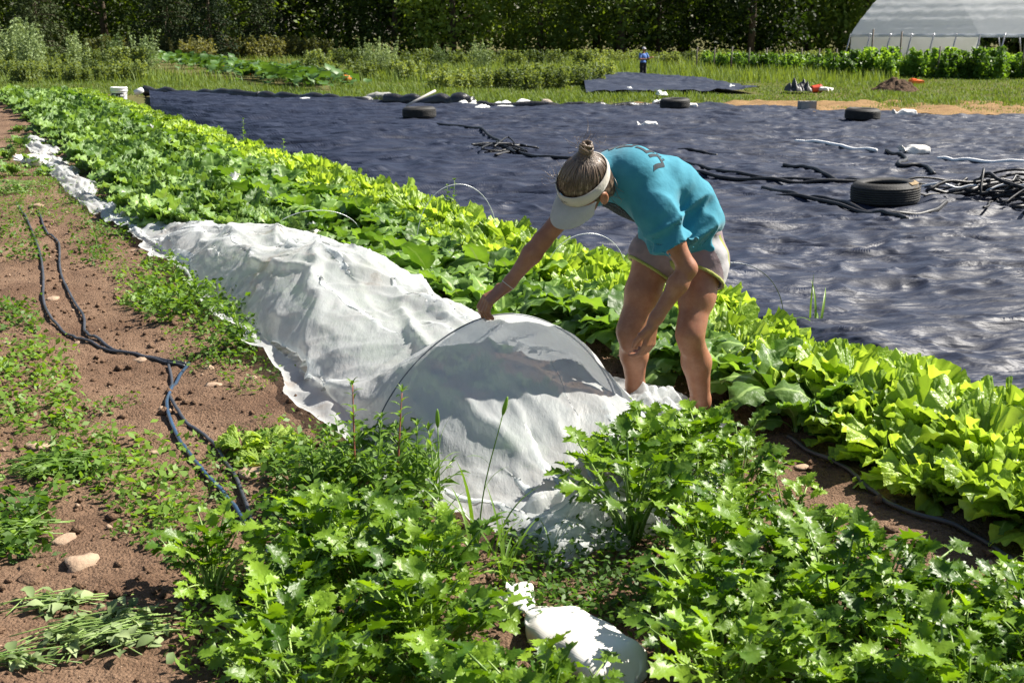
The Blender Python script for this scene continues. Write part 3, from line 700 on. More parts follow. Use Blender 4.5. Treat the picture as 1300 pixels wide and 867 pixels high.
# ------------------------------------------------------------------ materials of the woman
def skin_mat(name, c1, c2):
    m, n, out = new_mat(name); tc = N(n, 'ShaderNodeTexCoord')
    a = N(n, 'ShaderNodeTexNoise', Scale=11, Detail=9, Roughness=.75); n.links.new(tc.outputs['Object'], a.inputs['Vector'])
    r = ramp(n, [(.32, c1), (.5, tuple(.5*(p_+q_) for p_, q_ in zip(c1, c2))), (.62, c2)]); n.links.new(a.outputs[0], r.inputs[0])
    b = N(n, 'ShaderNodeBsdfPrincipled', Roughness=.48); b.inputs['Specular IOR Level'].default_value = .4
    b.inputs['Subsurface Weight'].default_value = .15; b.inputs['Subsurface Radius'].default_value = (.012, .004, .002); b.inputs['Subsurface Scale'].default_value = 1
    n.links.new(r.outputs[0], b.inputs['Base Color'])
    f = N(n, 'ShaderNodeTexNoise', Scale=160, Detail=3); n.links.new(tc.outputs['Object'], f.inputs['Vector'])
    bp = N(n, 'ShaderNodeBump', Strength=.5, Distance=.0007); n.links.new(f.outputs[0], bp.inputs['Height']); n.links.new(bp.outputs[0], b.inputs['Normal'])
    n.links.new(b.outputs[0], out.inputs[0]); return m
M_SKIN = skin_mat('skin', (.25, .10, .052), (.37, .175, .10))
def cloth_mat(name, c1, c2, bump=.004, scale=30, rough=.85):
    m, n, out = new_mat(name); tc = N(n, 'ShaderNodeTexCoord')
    a = N(n, 'ShaderNodeTexNoise', Scale=14, Detail=6, Roughness=.65); n.links.new(tc.outputs['Object'], a.inputs['Vector'])
    r = ramp(n, [(.3, c1), (.7, c2)]); n.links.new(a.outputs[0], r.inputs[0])
    b = N(n, 'ShaderNodeBsdfPrincipled', Roughness=rough); b.inputs['Specular IOR Level'].default_value = .2
    try: b.inputs['Sheen Weight'].default_value = .15
    except Exception: pass
    n.links.new(r.outputs[0], b.inputs['Base Color'])
    f = N(n, 'ShaderNodeTexNoise', Scale=scale, Detail=4); n.links.new(tc.outputs['Object'], f.inputs['Vector'])
    bp = N(n, 'ShaderNodeBump', Strength=.8, Distance=bump); n.links.new(f.outputs[0], bp.inputs['Height']); n.links.new(bp.outputs[0], b.inputs['Normal'])
    n.links.new(b.outputs[0], out.inputs[0]); return m
M_SHIRT = cloth_mat('teal_shirt', (.028, .185, .255), (.042, .23, .31)); M_PRINT = cloth_mat('dark_print', (.014, .022, .03), (.024, .034, .044))
M_SHORT = cloth_mat('mauve_shorts', (.20, .145, .155), (.26, .195, .20)); M_PANEL = cloth_mat('pale_panel', (.34, .325, .335), (.40, .385, .39)); M_TRIM = cloth_mat('lime_trim', (.25, .275, .06), (.31, .33, .085), .002)
M_VISOR = cloth_mat('canvas_visor', (.46, .42, .36), (.54, .50, .44), .002, 90); M_BRIM = cloth_mat('canvas_brim', (.38, .37, .35), (.45, .44, .42), .002, 90)
M_SHOE = simple('shoe', (.10, .10, .11), .7, .3, (.16, .16, .17)); M_BRACE = simple('bracelet', (.55, .5, .42), .5, .5)
def hair_mat(bun, face):
    m, n, out = new_mat('streaked_hair'); tc = N(n, 'ShaderNodeTexCoord')
    # strands run towards the bun: noise over the angle round the bun axis
    sb_ = N(n, 'ShaderNodeVectorMath', operation='SUBTRACT'); sb_.inputs[1].default_value = tuple(bun); n.links.new(tc.outputs['Object'], sb_.inputs[0])
    nm = N(n, 'ShaderNodeVectorMath', operation='NORMALIZE'); n.links.new(sb_.outputs[0], nm.inputs[0])
    a = N(n, 'ShaderNodeTexNoise', Scale=9, Detail=4, Roughness=.65); n.links.new(nm.outputs[0], a.inputs['Vector'])
    r = ramp(n, [(.30, (.035, .022, .014)), (.48, (.075, .048, .032)), (.60, (.19, .135, .09)), (.74, (.42, .34, .255))]); n.links.new(a.outputs[0], r.inputs[0])
    b = N(n, 'ShaderNodeBsdfPrincipled', Roughness=.42); b.inputs['Specular IOR Level'].default_value = .5; n.links.new(r.outputs[0], b.inputs['Base Color'])
    bp = N(n, 'ShaderNodeBump', Strength=.7, Distance=.006); n.links.new(a.outputs[0], bp.inputs['Height']); n.links.new(bp.outputs[0], b.inputs['Normal'])
    n.links.new(b.outputs[0], out.inputs[0]); return m

# ------------------------------------------------------------------ the pose, joint by joint
J = {}
J['hipL'], J['hipR'] = A(893, 330, 5.27), A(832, 322, 5.42)
J['kneeL'], J['kneeR'] = A(876, 424, 5.12), A(800, 420, 5.34)
J['ankL'], J['ankR'] = A(893, 528, 5.26), A(808, 506, 5.50)
J['pel'] = A(870, 296, 5.34); J['lum'] = A(870, 262, 5.32); J['mid'] = A(840, 234, 5.27); J['chest'] = A(800, 226, 5.20); J['neck'] = A(768, 216, 5.18)
J['shL'], J['shR'] = A(836, 272, 5.05), A(748, 236, 5.24)
J['elL'], J['elR'] = A(873, 341, 5.02), A(688, 306, 5.20)
J['wrL'], J['wrR'] = A(829, 410, 4.98), A(643, 364, 5.17)
J['head'] = A(740, 238, 5.00)
spine = unit(J['neck']-J['pel'])
lat = J['shL']-J['shR']; lat = unit(lat - spine*(lat@spine)); bk = unit(np.cross(lat, spine))      # bk: out of her back?
if bk[2] < 0: bk = -bk
RT = np.array([lat, spine, bk])
hf = unit((-.60, -.42, -.68)); hl = np.array([.75, -.60, -.25]); hl = unit(hl-hf*(hl@hf)); hu = np.cross(hf, hl)
HS = 1.13
def HP(l, f, u): return J['head'] + (hl*l + hf*f + hu*u)*HS
RH = np.array([hl, hf, hu])
LO = np.array([-.35, 4.5, -.02]); HI = np.array([1.25, 5.85, 1.62])

def torso_field(Fd, g=0.0, k=.06):
    """the trunk, grown by g"""
    Fd.ell(J['pel'], (.165+g, .11+g, .115+g), RT, k)
    Fd.ell(J['lum']*.5+J['pel']*.5, (.15+g, .12+g, .11+g), RT, k)
    Fd.ell(J['lum']*.6+J['mid']*.4+bk*.012, (.145+g, .12+g, .10+g), RT, k)
    Fd.ell(J['mid'], (.150+g, .13+g, .108+g), RT, k)
    Fd.ell(J['chest']-bk*.005, (.165+g, .135+g, .13+g), RT, k)
    for a in ('shL', 'shR'): Fd.cone(J['chest']+(J[a]-J['chest'])*.3, J[a], .075+g, .055+g, k)
body = Field(LO, HI, .0055)
torso_field(body, 0, .05)
for s_ in 'LR':
    hip, kn, an = J['hip'+s_], J['knee'+s_], J['ank'+s_]
    body.cone(J['pel']*.3+hip*.7, hip, .10, .098, .05)
    mid = hip*.5+kn*.5
    body.chain([hip, mid, kn*.86+hip*.14, kn], [.098, .080, .060, .056], .03)
    fw = unit(np.array([-.66, -.75, 0]))
    calf = kn*.66+an*.34 - fw*.014
    body.chain([kn, calf, an*.8+kn*.2, an], [.056, .064, .042, .036], .03)
    body.ell(kn+fw*.022, (.036, .032, .045), None, .04)                # kneecap
    body.ell(kn+fw*.020+np.array([0, 0, -.06]), (.024, .022, .03), None, .04)
    ft = an*np.array([1, 1, 0])
    body.chain([an, ft+np.array([0, 0, .055])-fw*.02, ft+fw*.13+np.array([0, 0, .05])], [.034, .04, .032], .03)
for s_ in 'LR':
    sh, el, wr = J['sh'+s_], J['el'+s_], J['wr'+s_]
    body.chain([sh, sh*.5+el*.5, el], [.052, .046, .039], .03)
    body.chain([el, el*.72+wr*.28, wr*.9+el*.1, wr], [.039, .043, .027, .026], .025)
# neck and head
body.cone(J['neck'], HP(0, -.045, -.07), .058, .052, .04)
body.ell(HP(0, -.012, .022), tuple(HS*q_ for q_ in (.076, .095, .092)), RH, .02)             # cranium
body.ell(HP(0, .028, -.055), tuple(HS*q_ for q_ in (.058, .066, .062)), RH, .03)             # face
body.ell(HP(0, .060, -.098), tuple(HS*q_ for q_ in (.030, .030, .022)), RH, .03)             # chin
body.cone(HP(0, .088, -.022), HP(0, .112, -.055), .009, .013, .012)   # nose
for l in (-.016, .016): body.ell(HP(l*.8, .104, -.060), tuple(HS*q_ for q_ in (.008, .009, .007)), RH, .006)
body.ell(HP(0, .090, -.080), tuple(HS*q_ for q_ in (.022, .010, .006)), RH, .008); body.ell(HP(0, .088, -.090), tuple(HS*q_ for q_ in (.019, .010, .006)), RH, .008)
for sg in (-1, 1):
    body.ell(HP(sg*.031, .098, -.022), tuple(HS*q_ for q_ in (.017, .014, .011)), RH, .012, True)          # eye socket
    body.ell(HP(sg*.031, .080, -.022), tuple(HS*q_ for q_ in (.013, .013, .012)), RH, .004)
    body.ell(HP(sg*.083, -.012, -.034), tuple(HS*q_ for q_ in (.010, .022, .034)), RH, .012)               # ear
    body.ell(HP(sg*.093, -.008, -.030), tuple(HS*q_ for q_ in (.008, .012, .019)), RH, .006, True)
    body.ell(HP(sg*.045, .066, -.052), tuple(HS*q_ for q_ in (.026, .024, .022)), RH, .02)                 # cheek

def hand(side, palm_dir, back_n, thumb_side, curls, spread=.10, size=1.0):
    """palm plus five fingers of their own lengths, each three joints"""
    w0 = J['wr'+side]; pd = unit(palm_dir); bn = np.array(back_n, float); bn = unit(bn-pd*(bn@pd)); tx = np.cross(pd, bn)*thumb_side
    k0 = w0+pd*.085*size
    for q, r0 in ((-.026, .0125), (-.009, .0135), (.009, .0135), (.026, .0135)):
        body.cone(w0+tx*q*.55+pd*.008, k0+tx*q*size, .016, r0, .012)
    tips = []
    for i, (q, Ls) in enumerate(((.028, (.042, .026, .021)), (.010, (.046, .029, .022)), (-.009, (.042, .027, .021)), (-.027, (.034, .021, .019)))):
        p = k0+tx*q*size; d = pd+tx*q*spread*10; d = unit(d); c = curls[i]; ang = 0; rr = .0102*size
        pts = [p]
        for L_, dc in zip(Ls, (c[0], c[1], c[2])):
            ang += dc; dd = unit(d*math.cos(ang)-bn*math.sin(ang)); p = p+dd*L_*size; pts.append(p)
        body.chain(pts, [rr*1.05, rr*.98, rr*.9, rr*.78], .004); tips.append(pts)
    tb = w0+pd*.022*size+tx*.022*size; c = curls[4]
    td = unit(pd*.70+tx*.50-bn*c[0]); t2 = unit(pd*.9+tx*.0-bn*c[1]); t3 = unit(pd*.95-tx*.15-bn*c[2])
    pts = [tb, tb+td*.040*size, tb+td*.040*size+t2*.032*size, tb+td*.040*size+t2*.032*size+t3*.026*size]
    body.chain(pts, [.017*size, .0125*size, .0115*size, .009*size], .007)
    return tips
# right hand: knuckles up, fingertips and thumb closing on the hoop; left hand hangs, loosely curled
hand('R', unit(A(612, 386, 5.14)-J['wrR']), unit(np.array([-.35, -.45, .95])), 1, [(.55, .75, .3), (.6, .75, .3), (.65, .8, .3), (.7, .8, .3), (.55, .9, .7)], .06, 1.22)
hand('L', unit(A(820, 457, 4.98)-J['wrL']), unit(np.array([.75, -.62, .1])), 1, [(.35, .7, .35), (.4, .75, .4), (.45, .8, .4), (.5, .8, .4), (.35, .5, .3)], .05, 1.15)
person = empty('person', tuple((J['ankL']+J['ankR'])/2*np.array([1, 1, 0])), 'bending woman in teal shirt, shorts and pale visor gripping the white cover', 'person')
PO = np.array(person.location)
def pl(name, V, Fc, mat, parent=person, smooth=True):
    o = link(name, mk_mesh(name, V-(PO if parent is person else 0), Fc if not isinstance(Fc, np.ndarray) else Fc.copy(), mat, smooth), parent)
    if parent is not person: o.location = tuple(-PO)
    return o
V, Fc = body.surf(); body_o = pl('body', V, Fc, M_SKIN)
ms = body_o.modifiers.new('smooth', 'SMOOTH'); ms.factor = .5; ms.iterations = 2

# ------------------------------------------------------------------ shirt
sh = Field((.05, 4.6, .70), (1.15, 5.75, 1.60), .0065)
torso_field(sh, .018, .05)
hem_p = J['pel']*.72+J['lum']*.28
front = -bk
sh.ell(J['mid']+front*.055+spine*.04, (.145, .17, .10), RT, .06)       # loose front hanging away from the belly
sh.cone(J['neck']-spine*.02, J['neck']+(J['head']-J['neck'])*.25, .088, .072, .04)
sh.ell(J['pel']+spine*.05+bk*.0, (.192, .13, .145), RT, .05)
for s_ in 'LR':
    a, b = J['sh'+s_], J['el'+s_]
    sh.cone(J['chest']*.35+a*.65+bk*.02, a+bk*.006, .085, .073, .05)
    sh.cone(a, a+(b-a)*.62, .072, .074, .04)
x, y, z = sh.xyz(); P3 = [x-J['mid'][0], y-J['mid'][1], z-J['mid'][2]]
ll = P3[0]*lat[0]+P3[1]*lat[1]+P3[2]*lat[2]; ss = P3[0]*spine[0]+P3[1]*spine[1]+P3[2]*spine[2]; bb = P3[0]*bk[0]+P3[1]*bk[1]+P3[2]*bk[2]
low = np.clip(.5-bb*4, .25, 1)                                            # the hanging side folds more than the stretched back
wp = ss + .05*vnoise(ll*6, ss*6, bb*6); mask = np.clip(.62-(ss+.02)*3.2-bb*1.2, .06, 1)
fold = -(1-2.4*np.abs(vnoise(wp*11-ll*3+bb*4, ll*2.2+bb*3, 3.1)))*.017*mask - (1-2.4*np.abs(vnoise(wp*6+ll*9-bb*7, ll*3-bb*4, 8.4)))*.014*low*mask - (1-2.4*np.abs(vnoise(wp*21-ll*8, bb*9, 5.5)))*.005*mask
neck_cut = np.sqrt((x-J['neck'][0]-spine[0]*.03)**2+(y-J['neck'][1]-spine[1]*.03)**2+(z-J['neck'][2]-spine[2]*.03)**2)*0+np.sqrt((x-J['neck'][0]-(J['head'][0]-J['neck'][0])*.45)**2+(y-J['neck'][1]-(J['head'][1]-J['neck'][1])*.45)**2+(z-J['neck'][2]-(J['head'][2]-J['neck'][2])*.45)**2)-.070
def shirt_sdf(off):
    d = sh.a - off + fold.astype(np.float32)
    d = np.maximum(d, sh.plane(J['pel']-spine*.075+bk*0, -spine+bk*.10))         # hem
    for s_ in 'LR':
        a, b = J['sh'+s_], J['el'+s_]; e = unit(b-a); p = a+e*.150
        far = sh.plane(p, e); near_arm = np.sqrt(np.maximum((x-p[0])**2+(y-p[1])**2+(z-p[2])**2-((x-p[0])*e[0]+(y-p[1])*e[1]+(z-p[2])*e[2])**2, 0))-.095
        d = np.maximum(d, np.minimum(far, -near_arm))
    return np.maximum(d, -neck_cut).astype(np.float32)
outer = shirt_sdf(0.0)
inner = sh.a+.013+fold
V, Fc = sh.surf(np.maximum(outer, -inner).astype(np.float32)); shirt = pl('shirt', V, Fc, M_SHIRT)
ms = shirt.modifiers.new('smooth', 'SMOOTH'); ms.factor = .5; ms.iterations = 1
bvh = BVHTree.FromPolygons([Vector(v) for v in V], Fc.tolist())
# lettering across the shoulders: strokes laid on the cloth
def stroke(mb, p0, p1, wd, org, ax, ay, n=7):
    p0 = np.array(p0, float); p1 = np.array(p1, float); d = unit(p1-p0); nn = np.array([-d[1], d[0]])
    rows = []
    for t in np.linspace(0, 1, n):
        c = p0+(p1-p0)*t
        for sg in (-.5, 0, .5):
            q = c+nn*sg*wd; w = org+ax*q[0]+ay*q[1]
            hit = bvh.ray_cast(Vector(w+pdn*.3), Vector(-pdn))
            rows.append(np.array(hit[0])+np.array(hit[1])*.0022*(1 if hit[1].dot(Vector(pdn)) > 0 else -1) if hit[0] else None)
    if all(q_ is not None for q_ in rows): mb.add(rows, grid_faces(n, 3))
GL = {'U': [((0,1),(0,0)),((0,0),(1,0)),((1,0),(1,1))], 'C': [((1,1),(0,1)),((0,1),(0,0)),((0,0),(1,0))], 'O': [((0,0),(0,1)),((0,1),(1,1)),((1,1),(1,0)),((1,0),(0,0))],
      'N': [((0,0),(0,1)),((0,1),(1,0)),((1,0),(1,1))], 'L': [((0,1),(0,0)),((0,0),(1,0))], 'E': [((1,1),(0,1)),((0,1),(0,0)),((0,0),(1,0)),((0,.5),(.8,.5))],
      'G': [((1,1),(0,1)),((0,1),(0,0)),((0,0),(1,0)),((1,0),(1,.5)),((1,.5),(.6,.5))]}
pdn = unit(bk+.12*lat); ay_ = spine; ax_ = np.cross(pdn, ay_); ax_ = ax_*(1 if ax_@lat < 0 else -1)                       # read from her left shoulder to her right
ca, sa = math.cos(.65), math.sin(.65); ax_, ay_ = ca*ax_+sa*ay_, ca*ay_-sa*ax_
org = J['chest']+spine*.03+lat*.045-unit(ax_)*.0+pdn*.12
mb = MB(); x0 = -.105
for ch in 'UCONN':
    for a, b in GL[ch]: 
        e = .007 if True else 0
        a2 = np.array([x0+a[0]*.048, a[1]*.056]); b2 = np.array([x0+b[0]*.048, b[1]*.056]); dd = unit(b2-a2)*e
        stroke(mb, a2-dd, b2+dd, .016, org, ax_, ay_)
    x0 += .073
pl('lettering', np.concatenate(mb.V), mb.F, M_PRINT, shirt, False)
mb = MB(); x0 = -.085
for ch in 'COLLEGE':
    for a, b in GL[ch]: stroke(mb, (x0+a[0]*.013, -.028+a[1]*.016), (x0+b[0]*.013, -.028+b[1]*.016), .0045, org, ax_, ay_, 3)
    x0 += .021
pl('lettering', np.concatenate(mb.V), mb.F, M_PRINT, shirt, False)
# dark print on the hanging front
slab = np.maximum(outer-.003, np.maximum(np.sqrt((ll+.01)**2+((ss-.10)/1.1)**2)-.085, bb+.02)).astype(np.float32)
try:
    V2, F2 = sh.surf(np.maximum(slab, -(outer+.004))); pl('front_print', V2, F2, M_PRINT, shirt)
except Exception: pass

# ------------------------------------------------------------------ shorts
so = Field((.35, 4.85, .55), (1.2, 5.8, 1.15), .0055)
so.ell(J['pel'], (.182, .125, .132), RT, .05); so.ell(J['pel']*.5+J['lum']*.5, (.165, .12, .122), RT, .05)
for s_ in 'LR':
    hip, kn = J['hip'+s_], J['knee'+s_]
    so.cone(J['pel']*.3+hip*.7, hip, .118, .114, .05); so.cone(hip, hip*.6+kn*.4, .113, .108, .03)
x, y, z = so.xyz(); wr_ = (vnoise(x*14+z*9, y*14-z*6, z*22)*.007+vnoise(x*30, y*30, z*30)*.002).astype(np.float32)
hemd = []
for s_ in 'LR':
    hip, kn = J['hip'+s_], J['knee'+s_]; e = unit(kn-hip)
    hemd.append((so.plane(hip+e*.085, e+np.array([-.22, 0, .10])), np.sqrt((x-hip[0])**2+(y-hip[1])**2+(z-hip[2]+.1)**2)))
near_l = hemd[0][1] < hemd[1][1]
hem = np.where(near_l, hemd[0][0], hemd[1][0]).astype(np.float32)
top = so.plane(J['pel']+spine*.17, spine)
d0 = np.maximum(np.maximum(so.a+wr_, hem), top)
V, Fc = so.surf(np.maximum(d0, -(so.a+wr_+.012)).astype(np.float32))
hip = J['hipL']; fw = unit(np.array([-.66, -.75, 0])); cen = V[Fc].mean(1); rel = cen-hip
sd = rel@fw; lf = rel@lat; bnd = sd-.005-.30*rel[:, 2]
e_ = unit(J['kneeL']-hip)
isp = (np.abs(bnd) < .036) & (lf > .0) & (rel@e_ < .16) & (rel[:, 2] < .12); ist = (np.abs(bnd+.045) < .009) & (lf > .0) & (rel[:, 2] < .12)
ist |= (np.abs(bnd-.042) < .006) & (lf > .0) & (rel[:, 2] < .12) & False
def part_of(mask):
    f = Fc[mask]; u_, inv = np.unique(f, return_inverse=True); return V[u_], inv.reshape(-1, 4)
shorts = pl('shorts', *part_of(~isp & ~ist), M_SHORT)
pl('side_panel', *part_of(isp & ~ist), M_PANEL, shorts); pl('trim', *part_of(ist), M_TRIM, shorts)
band = np.maximum(np.maximum(so.a+wr_-.003, -(so.a+wr_+.006)), np.maximum(hem-.002, -(hem+.013))).astype(np.float32)
V2, F2 = so.surf(np.maximum(band, top)); pl('trim', V2, F2, M_TRIM, shorts)

# ------------------------------------------------------------------ hair, bun, visor
BUN = HP(0, -.070, .118)
hr = Field(J['head']-.27, J['head']+.29, .0045)
hr.ell(HP(0, -.016, .024), tuple(HS*q_ for q_ in (.087, .106, .101)), RH, .02)
hr.ell(HP(0, -.062, -.035), tuple(HS*q_ for q_ in (.074, .064, .075)), RH, .04); hr.ell(HP(.01, -.075, -.085), tuple(HS*q_ for q_ in (.055, .040, .04)), RH, .03)
hr.cone(HP(0, -.055, .09), BUN, .045, .030, .04)
x, y, z = hr.xyz(); q = [((x-J['head'][0])*a[0]+(y-J['head'][1])*a[1]+(z-J['head'][2])*a[2])/HS for a in (hl, hf, hu)]
face_cut = np.maximum(q[1]-.015+.55*(q[2]-.02)*0, q[2]-.045+.15*q[1])       # bare below the hairline at the front
ear_cut = np.maximum(q[2]+.005, -.03-q[1])
an = np.arctan2((q[0]), (q[1]+.07)); 
strand = (.002*vnoise(np.arctan2(q[0], q[1]+.08)*7, q[2]*4, 3.3)).astype(np.float32)
hd = np.maximum(hr.a+strand, -np.maximum(-face_cut, 0) if False else hr.a-1)
cut = np.minimum(-(q[1]-.02), q[2]-.040)                                      # <0 in the face region
hd = np.maximum(hr.a+strand, -np.maximum(cut*0+np.maximum(.02-q[1], q[2]-.042), np.float32(-1)))
V, Fc = hr.surf(hd.astype(np.float32)); M_HAIR = hair_mat(BUN-PO, hf); hair = pl('hair', V, Fc, M_HAIR)
mb = MB(); rr = np.random.default_rng(8); bd = unit(BUN-HP(0, -.02, .03)); bx = unit(np.cross(bd, hl)); by = np.cross(bd, bx)
for k in range(24):                                                            # coiled locks of the bun
    R0 = .010+.017*rr.random(); ph = rr.random()*6.28; hgt = .010+.035*rr.random(); tl = rr.normal(0, .5); n = 18
    tt = np.linspace(0, 4.2+rr.random()*1.5, n)
    P = [BUN+bd*(hgt+.010*math.sin(t_+tl))+bx*R0*math.cos(t_+ph)+by*R0*math.sin(t_+ph) for t_ in tt]
    mb.tube(P, .0045+.003*rr.random(), 6)
pl('bun', np.concatenate(mb.V), mb.F, M_HAIR, hair)
mb = MB(); hc_ = HP(0, -.016, .024); rad_ = np.array([.087, .106, .101])*HS               # locks combed from the hairline up to the bun
def on_hair(d, lift): d = unit(d); return hc_+RH.T@(rad_*d)*(1+lift)
b0 = np.linalg.solve(RH.T*rad_, BUN-hc_); b0 = unit(b0); bx_ = unit(np.cross(b0, [1, 0, 0])); by_ = np.cross(b0, bx_)
for k in range(230):
    ph = rr.random()*6.28; end = 1.05+.55*rr.random(); tw = rr.normal(0, .10); lf_ = .002+.022*rr.random()
    P = []
    for t_ in np.linspace(.16, 1, 11):
        th_ = end*t_; a_ = ph+tw*math.sin(t_*3); P.append(on_hair(b0*math.cos(th_)+(bx_*math.cos(a_)+by_*math.sin(a_))*math.sin(th_), lf_*(1-.5*t_)))
    if end*1.0 > 1.35 and rr.random() < .3: continue
    mb.tube(P, np.interp(np.linspace(0, 1, 11), [0, .5, 1], [.0016, .0034, .0012])*(.6+.8*rr.random()), 5)
pl('locks', np.concatenate(mb.V), mb.F, M_HAIR, hair)
mb = MB()
for k in range(46):                                                            # flyaway strands
    if k < 26: p = BUN+bd*.03+np.array([rr.normal(0, .02) for _ in range(3)]); d = unit(bd+rr.normal(0, .8, 3))
    elif k < 36: p = HP(-.075+rr.normal(0, .01), .03+rr.normal(0, .03), .06); d = unit(-hl+hu*.8+rr.normal(0, .4, 3))
    else: p = HP(.07, -.06+rr.normal(0, .02), -.05+rr.normal(0, .02)); d = unit(hl*.5-hu+rr.normal(0, .4, 3))
    c = unit(np.cross(d, rr.normal(0, 1, 3))); L_ = .03+.04*rr.random()
    mb.tube([p+d*L_*t_+c*L_*.8*math.sin(t_*2.4) for t_ in np.linspace(0, 1, 8)], np.linspace(.0011, .0004, 8), 3)
pl('stray_strands', np.concatenate(mb.V), mb.F, M_HAIR, hair)
# visor: band round the head, curved brim, printed mark
vis = empty('visor', (0, 0, 0), None, None); vis.parent = person
mb = MB(); a = np.linspace(0, 2*np.pi, 65)[:-1]; rows = []
for zoff, grow in ((-.016, .0), (-.016, .004), (.0, .006), (.022, .003), (.022, -.001)):
    for t_ in a:
        l_, f_ = (.090+grow)*math.sin(t_), -.016+(.110+grow)*math.cos(t_)
        rows.append(HP(l_, f_, .030+zoff-.35*(f_)*.25+(.022 if zoff > 0 else 0)*(math.cos(t_)*.5+.2)))
mb.add(rows, grid_faces(5, 64, 0, True)); band_o = pl('band', np.concatenate(mb.V), mb.F, M_VISOR)
mb = MB(); rows = []; n1, n2 = 25, 9
for top_ in (0, 1):
    for t_ in np.linspace(-1.18, 1.18, n1):
        for s2 in np.linspace(0, 1, n2):
            ext = .085*s2*max(math.cos(t_*1.16), 0)**.55
            l_ = .092*math.sin(t_)*(1+.12*s2*math.cos(t_)); f_ = -.016+.112*math.cos(t_)+ext
            rows.append(HP(l_, f_, .006-.030*s2*s2-.30*(abs(l_)**2)*6-.10*ext+.004*top_))
mb.add(rows, np.concatenate([grid_faces(n1, n2), grid_faces(n1, n2, n1*n2)[:, ::-1]]))
brim = pl('brim', np.concatenate(mb.V), mb.F, M_BRIM)
mb = MB(); rr = np.random.default_rng(4)
for row, cnt, y0 in ((.024, 7, -.40), (.012, 2, -.26)):
    for k in range(cnt):
        t_ = -.42+y0*0+k*.085+(.22 if cnt == 2 else 0); l_, f_ = .0975*math.sin(t_), -.016+.1175*math.cos(t_)
        c = HP(l_, f_, .018+row-.35*f_*.25); tx = unit(hl*math.cos(t_)-hf*math.sin(t_))
        wv, hv_ = .0026, .0045
        if rr.random() < .5: mb.add([c-tx*wv-hu*hv_, c+tx*wv-hu*hv_, c+tx*wv+hu*hv_, c-tx*wv+hu*hv_], [[0, 1, 2, 3]])
        else:
            mb.add([c-tx*wv*1.1-hu*hv_, c-tx*wv*.2-hu*hv_, c-tx*wv*.2+hu*hv_, c-tx*wv*1.1+hu*hv_], [[0, 1, 2, 3]])
            mb.add([c-hu*hv_, c+tx*wv-hu*hv_, c+tx*wv-hu*hv_*.4, c-hu*hv_*.4], [[0, 1, 2, 3]])
mark = pl('printed_mark', np.concatenate(mb.V), mb.F, M_PRINT)
for o in (band_o, brim, mark): o.parent = vis
# bracelet and shoes
mb = MB(); w0 = J['wrR']*.96+J['elR']*.04; dr = unit(J['wrR']-J['elR']); e1 = unit(np.cross(dr, [0, 0, 1])); e2 = np.cross(dr, e1)
mb.tube([w0+(e1*math.cos(t_)+e2*math.sin(t_))*.031 for t_ in np.linspace(0, 2*math.pi, 25)], .0022, 6, False); pl('bracelet', np.concatenate(mb.V), mb.F, M_BRACE)
for s_ in 'LR':
    f0 = J['ank'+s_]*np.array([1, 1, 0]); fd = Field(f0-.26, f0+.26, .008); fw = unit(np.array([-.66, -.75, 0]))
    fd.cone(f0-fw*.05+np.array([0, 0, .052]), f0+fw*.15+np.array([0, 0, .045]), .046, .042, .03); fd.cone(f0+np.array([0, 0, .06]), f0+np.array([0, 0, .10]), .046, .044, .03)
    d = np.maximum(fd.a, -fd.plane((0, 0, .012), (0, 0, 1))); V, Fc = fd.surf(d.astype(np.float32)); pl('shoe', V, Fc, M_SHOE)
# ================================================================== FAR FIELD: grass, weeds, trees, high tunnel
def blades(P, h, w, lean, r, mat, name):     # many grass blades in one mesh: each a bent strip of two quads
    n = len(P); az = r.random(n)*6.28; hh = h*(.5+r.random(n)); ld = lean*r.random(n)*hh
    sx, sy = np.cos(az)*w*.5, np.sin(az)*w*.5; lx, ly = -np.sin(az)*ld, np.cos(az)*ld
    V = np.zeros((n, 5, 3)); V[:, 0] = P; V[:, 1] = P
    V[:, 0, 0] -= sx; V[:, 0, 1] -= sy; V[:, 1, 0] += sx; V[:, 1, 1] += sy
    m = P.copy(); m[:, 0] += lx*.35; m[:, 1] += ly*.35; m[:, 2] += hh*.6
    V[:, 2] = m; V[:, 3] = m; V[:, 2, 0] += sx*.8; V[:, 2, 1] += sy*.8; V[:, 3, 0] -= sx*.8; V[:, 3, 1] -= sy*.8
    V[:, 4] = P; V[:, 4, 0] += lx; V[:, 4, 1] += ly; V[:, 4, 2] += hh
    b = (np.arange(n)*5)[:, None]
    tri = np.concatenate([b+[0, 1, 2], b+[0, 2, 3], b+[3, 2, 4]]).reshape(-1, 3)
    return mk_mesh(name, V.reshape(-1, 3), tri, mat)
rg = np.random.default_rng(41)
far_y = lambda x, y: np.interp(np.arctan2(x, y), far_th, far_r)
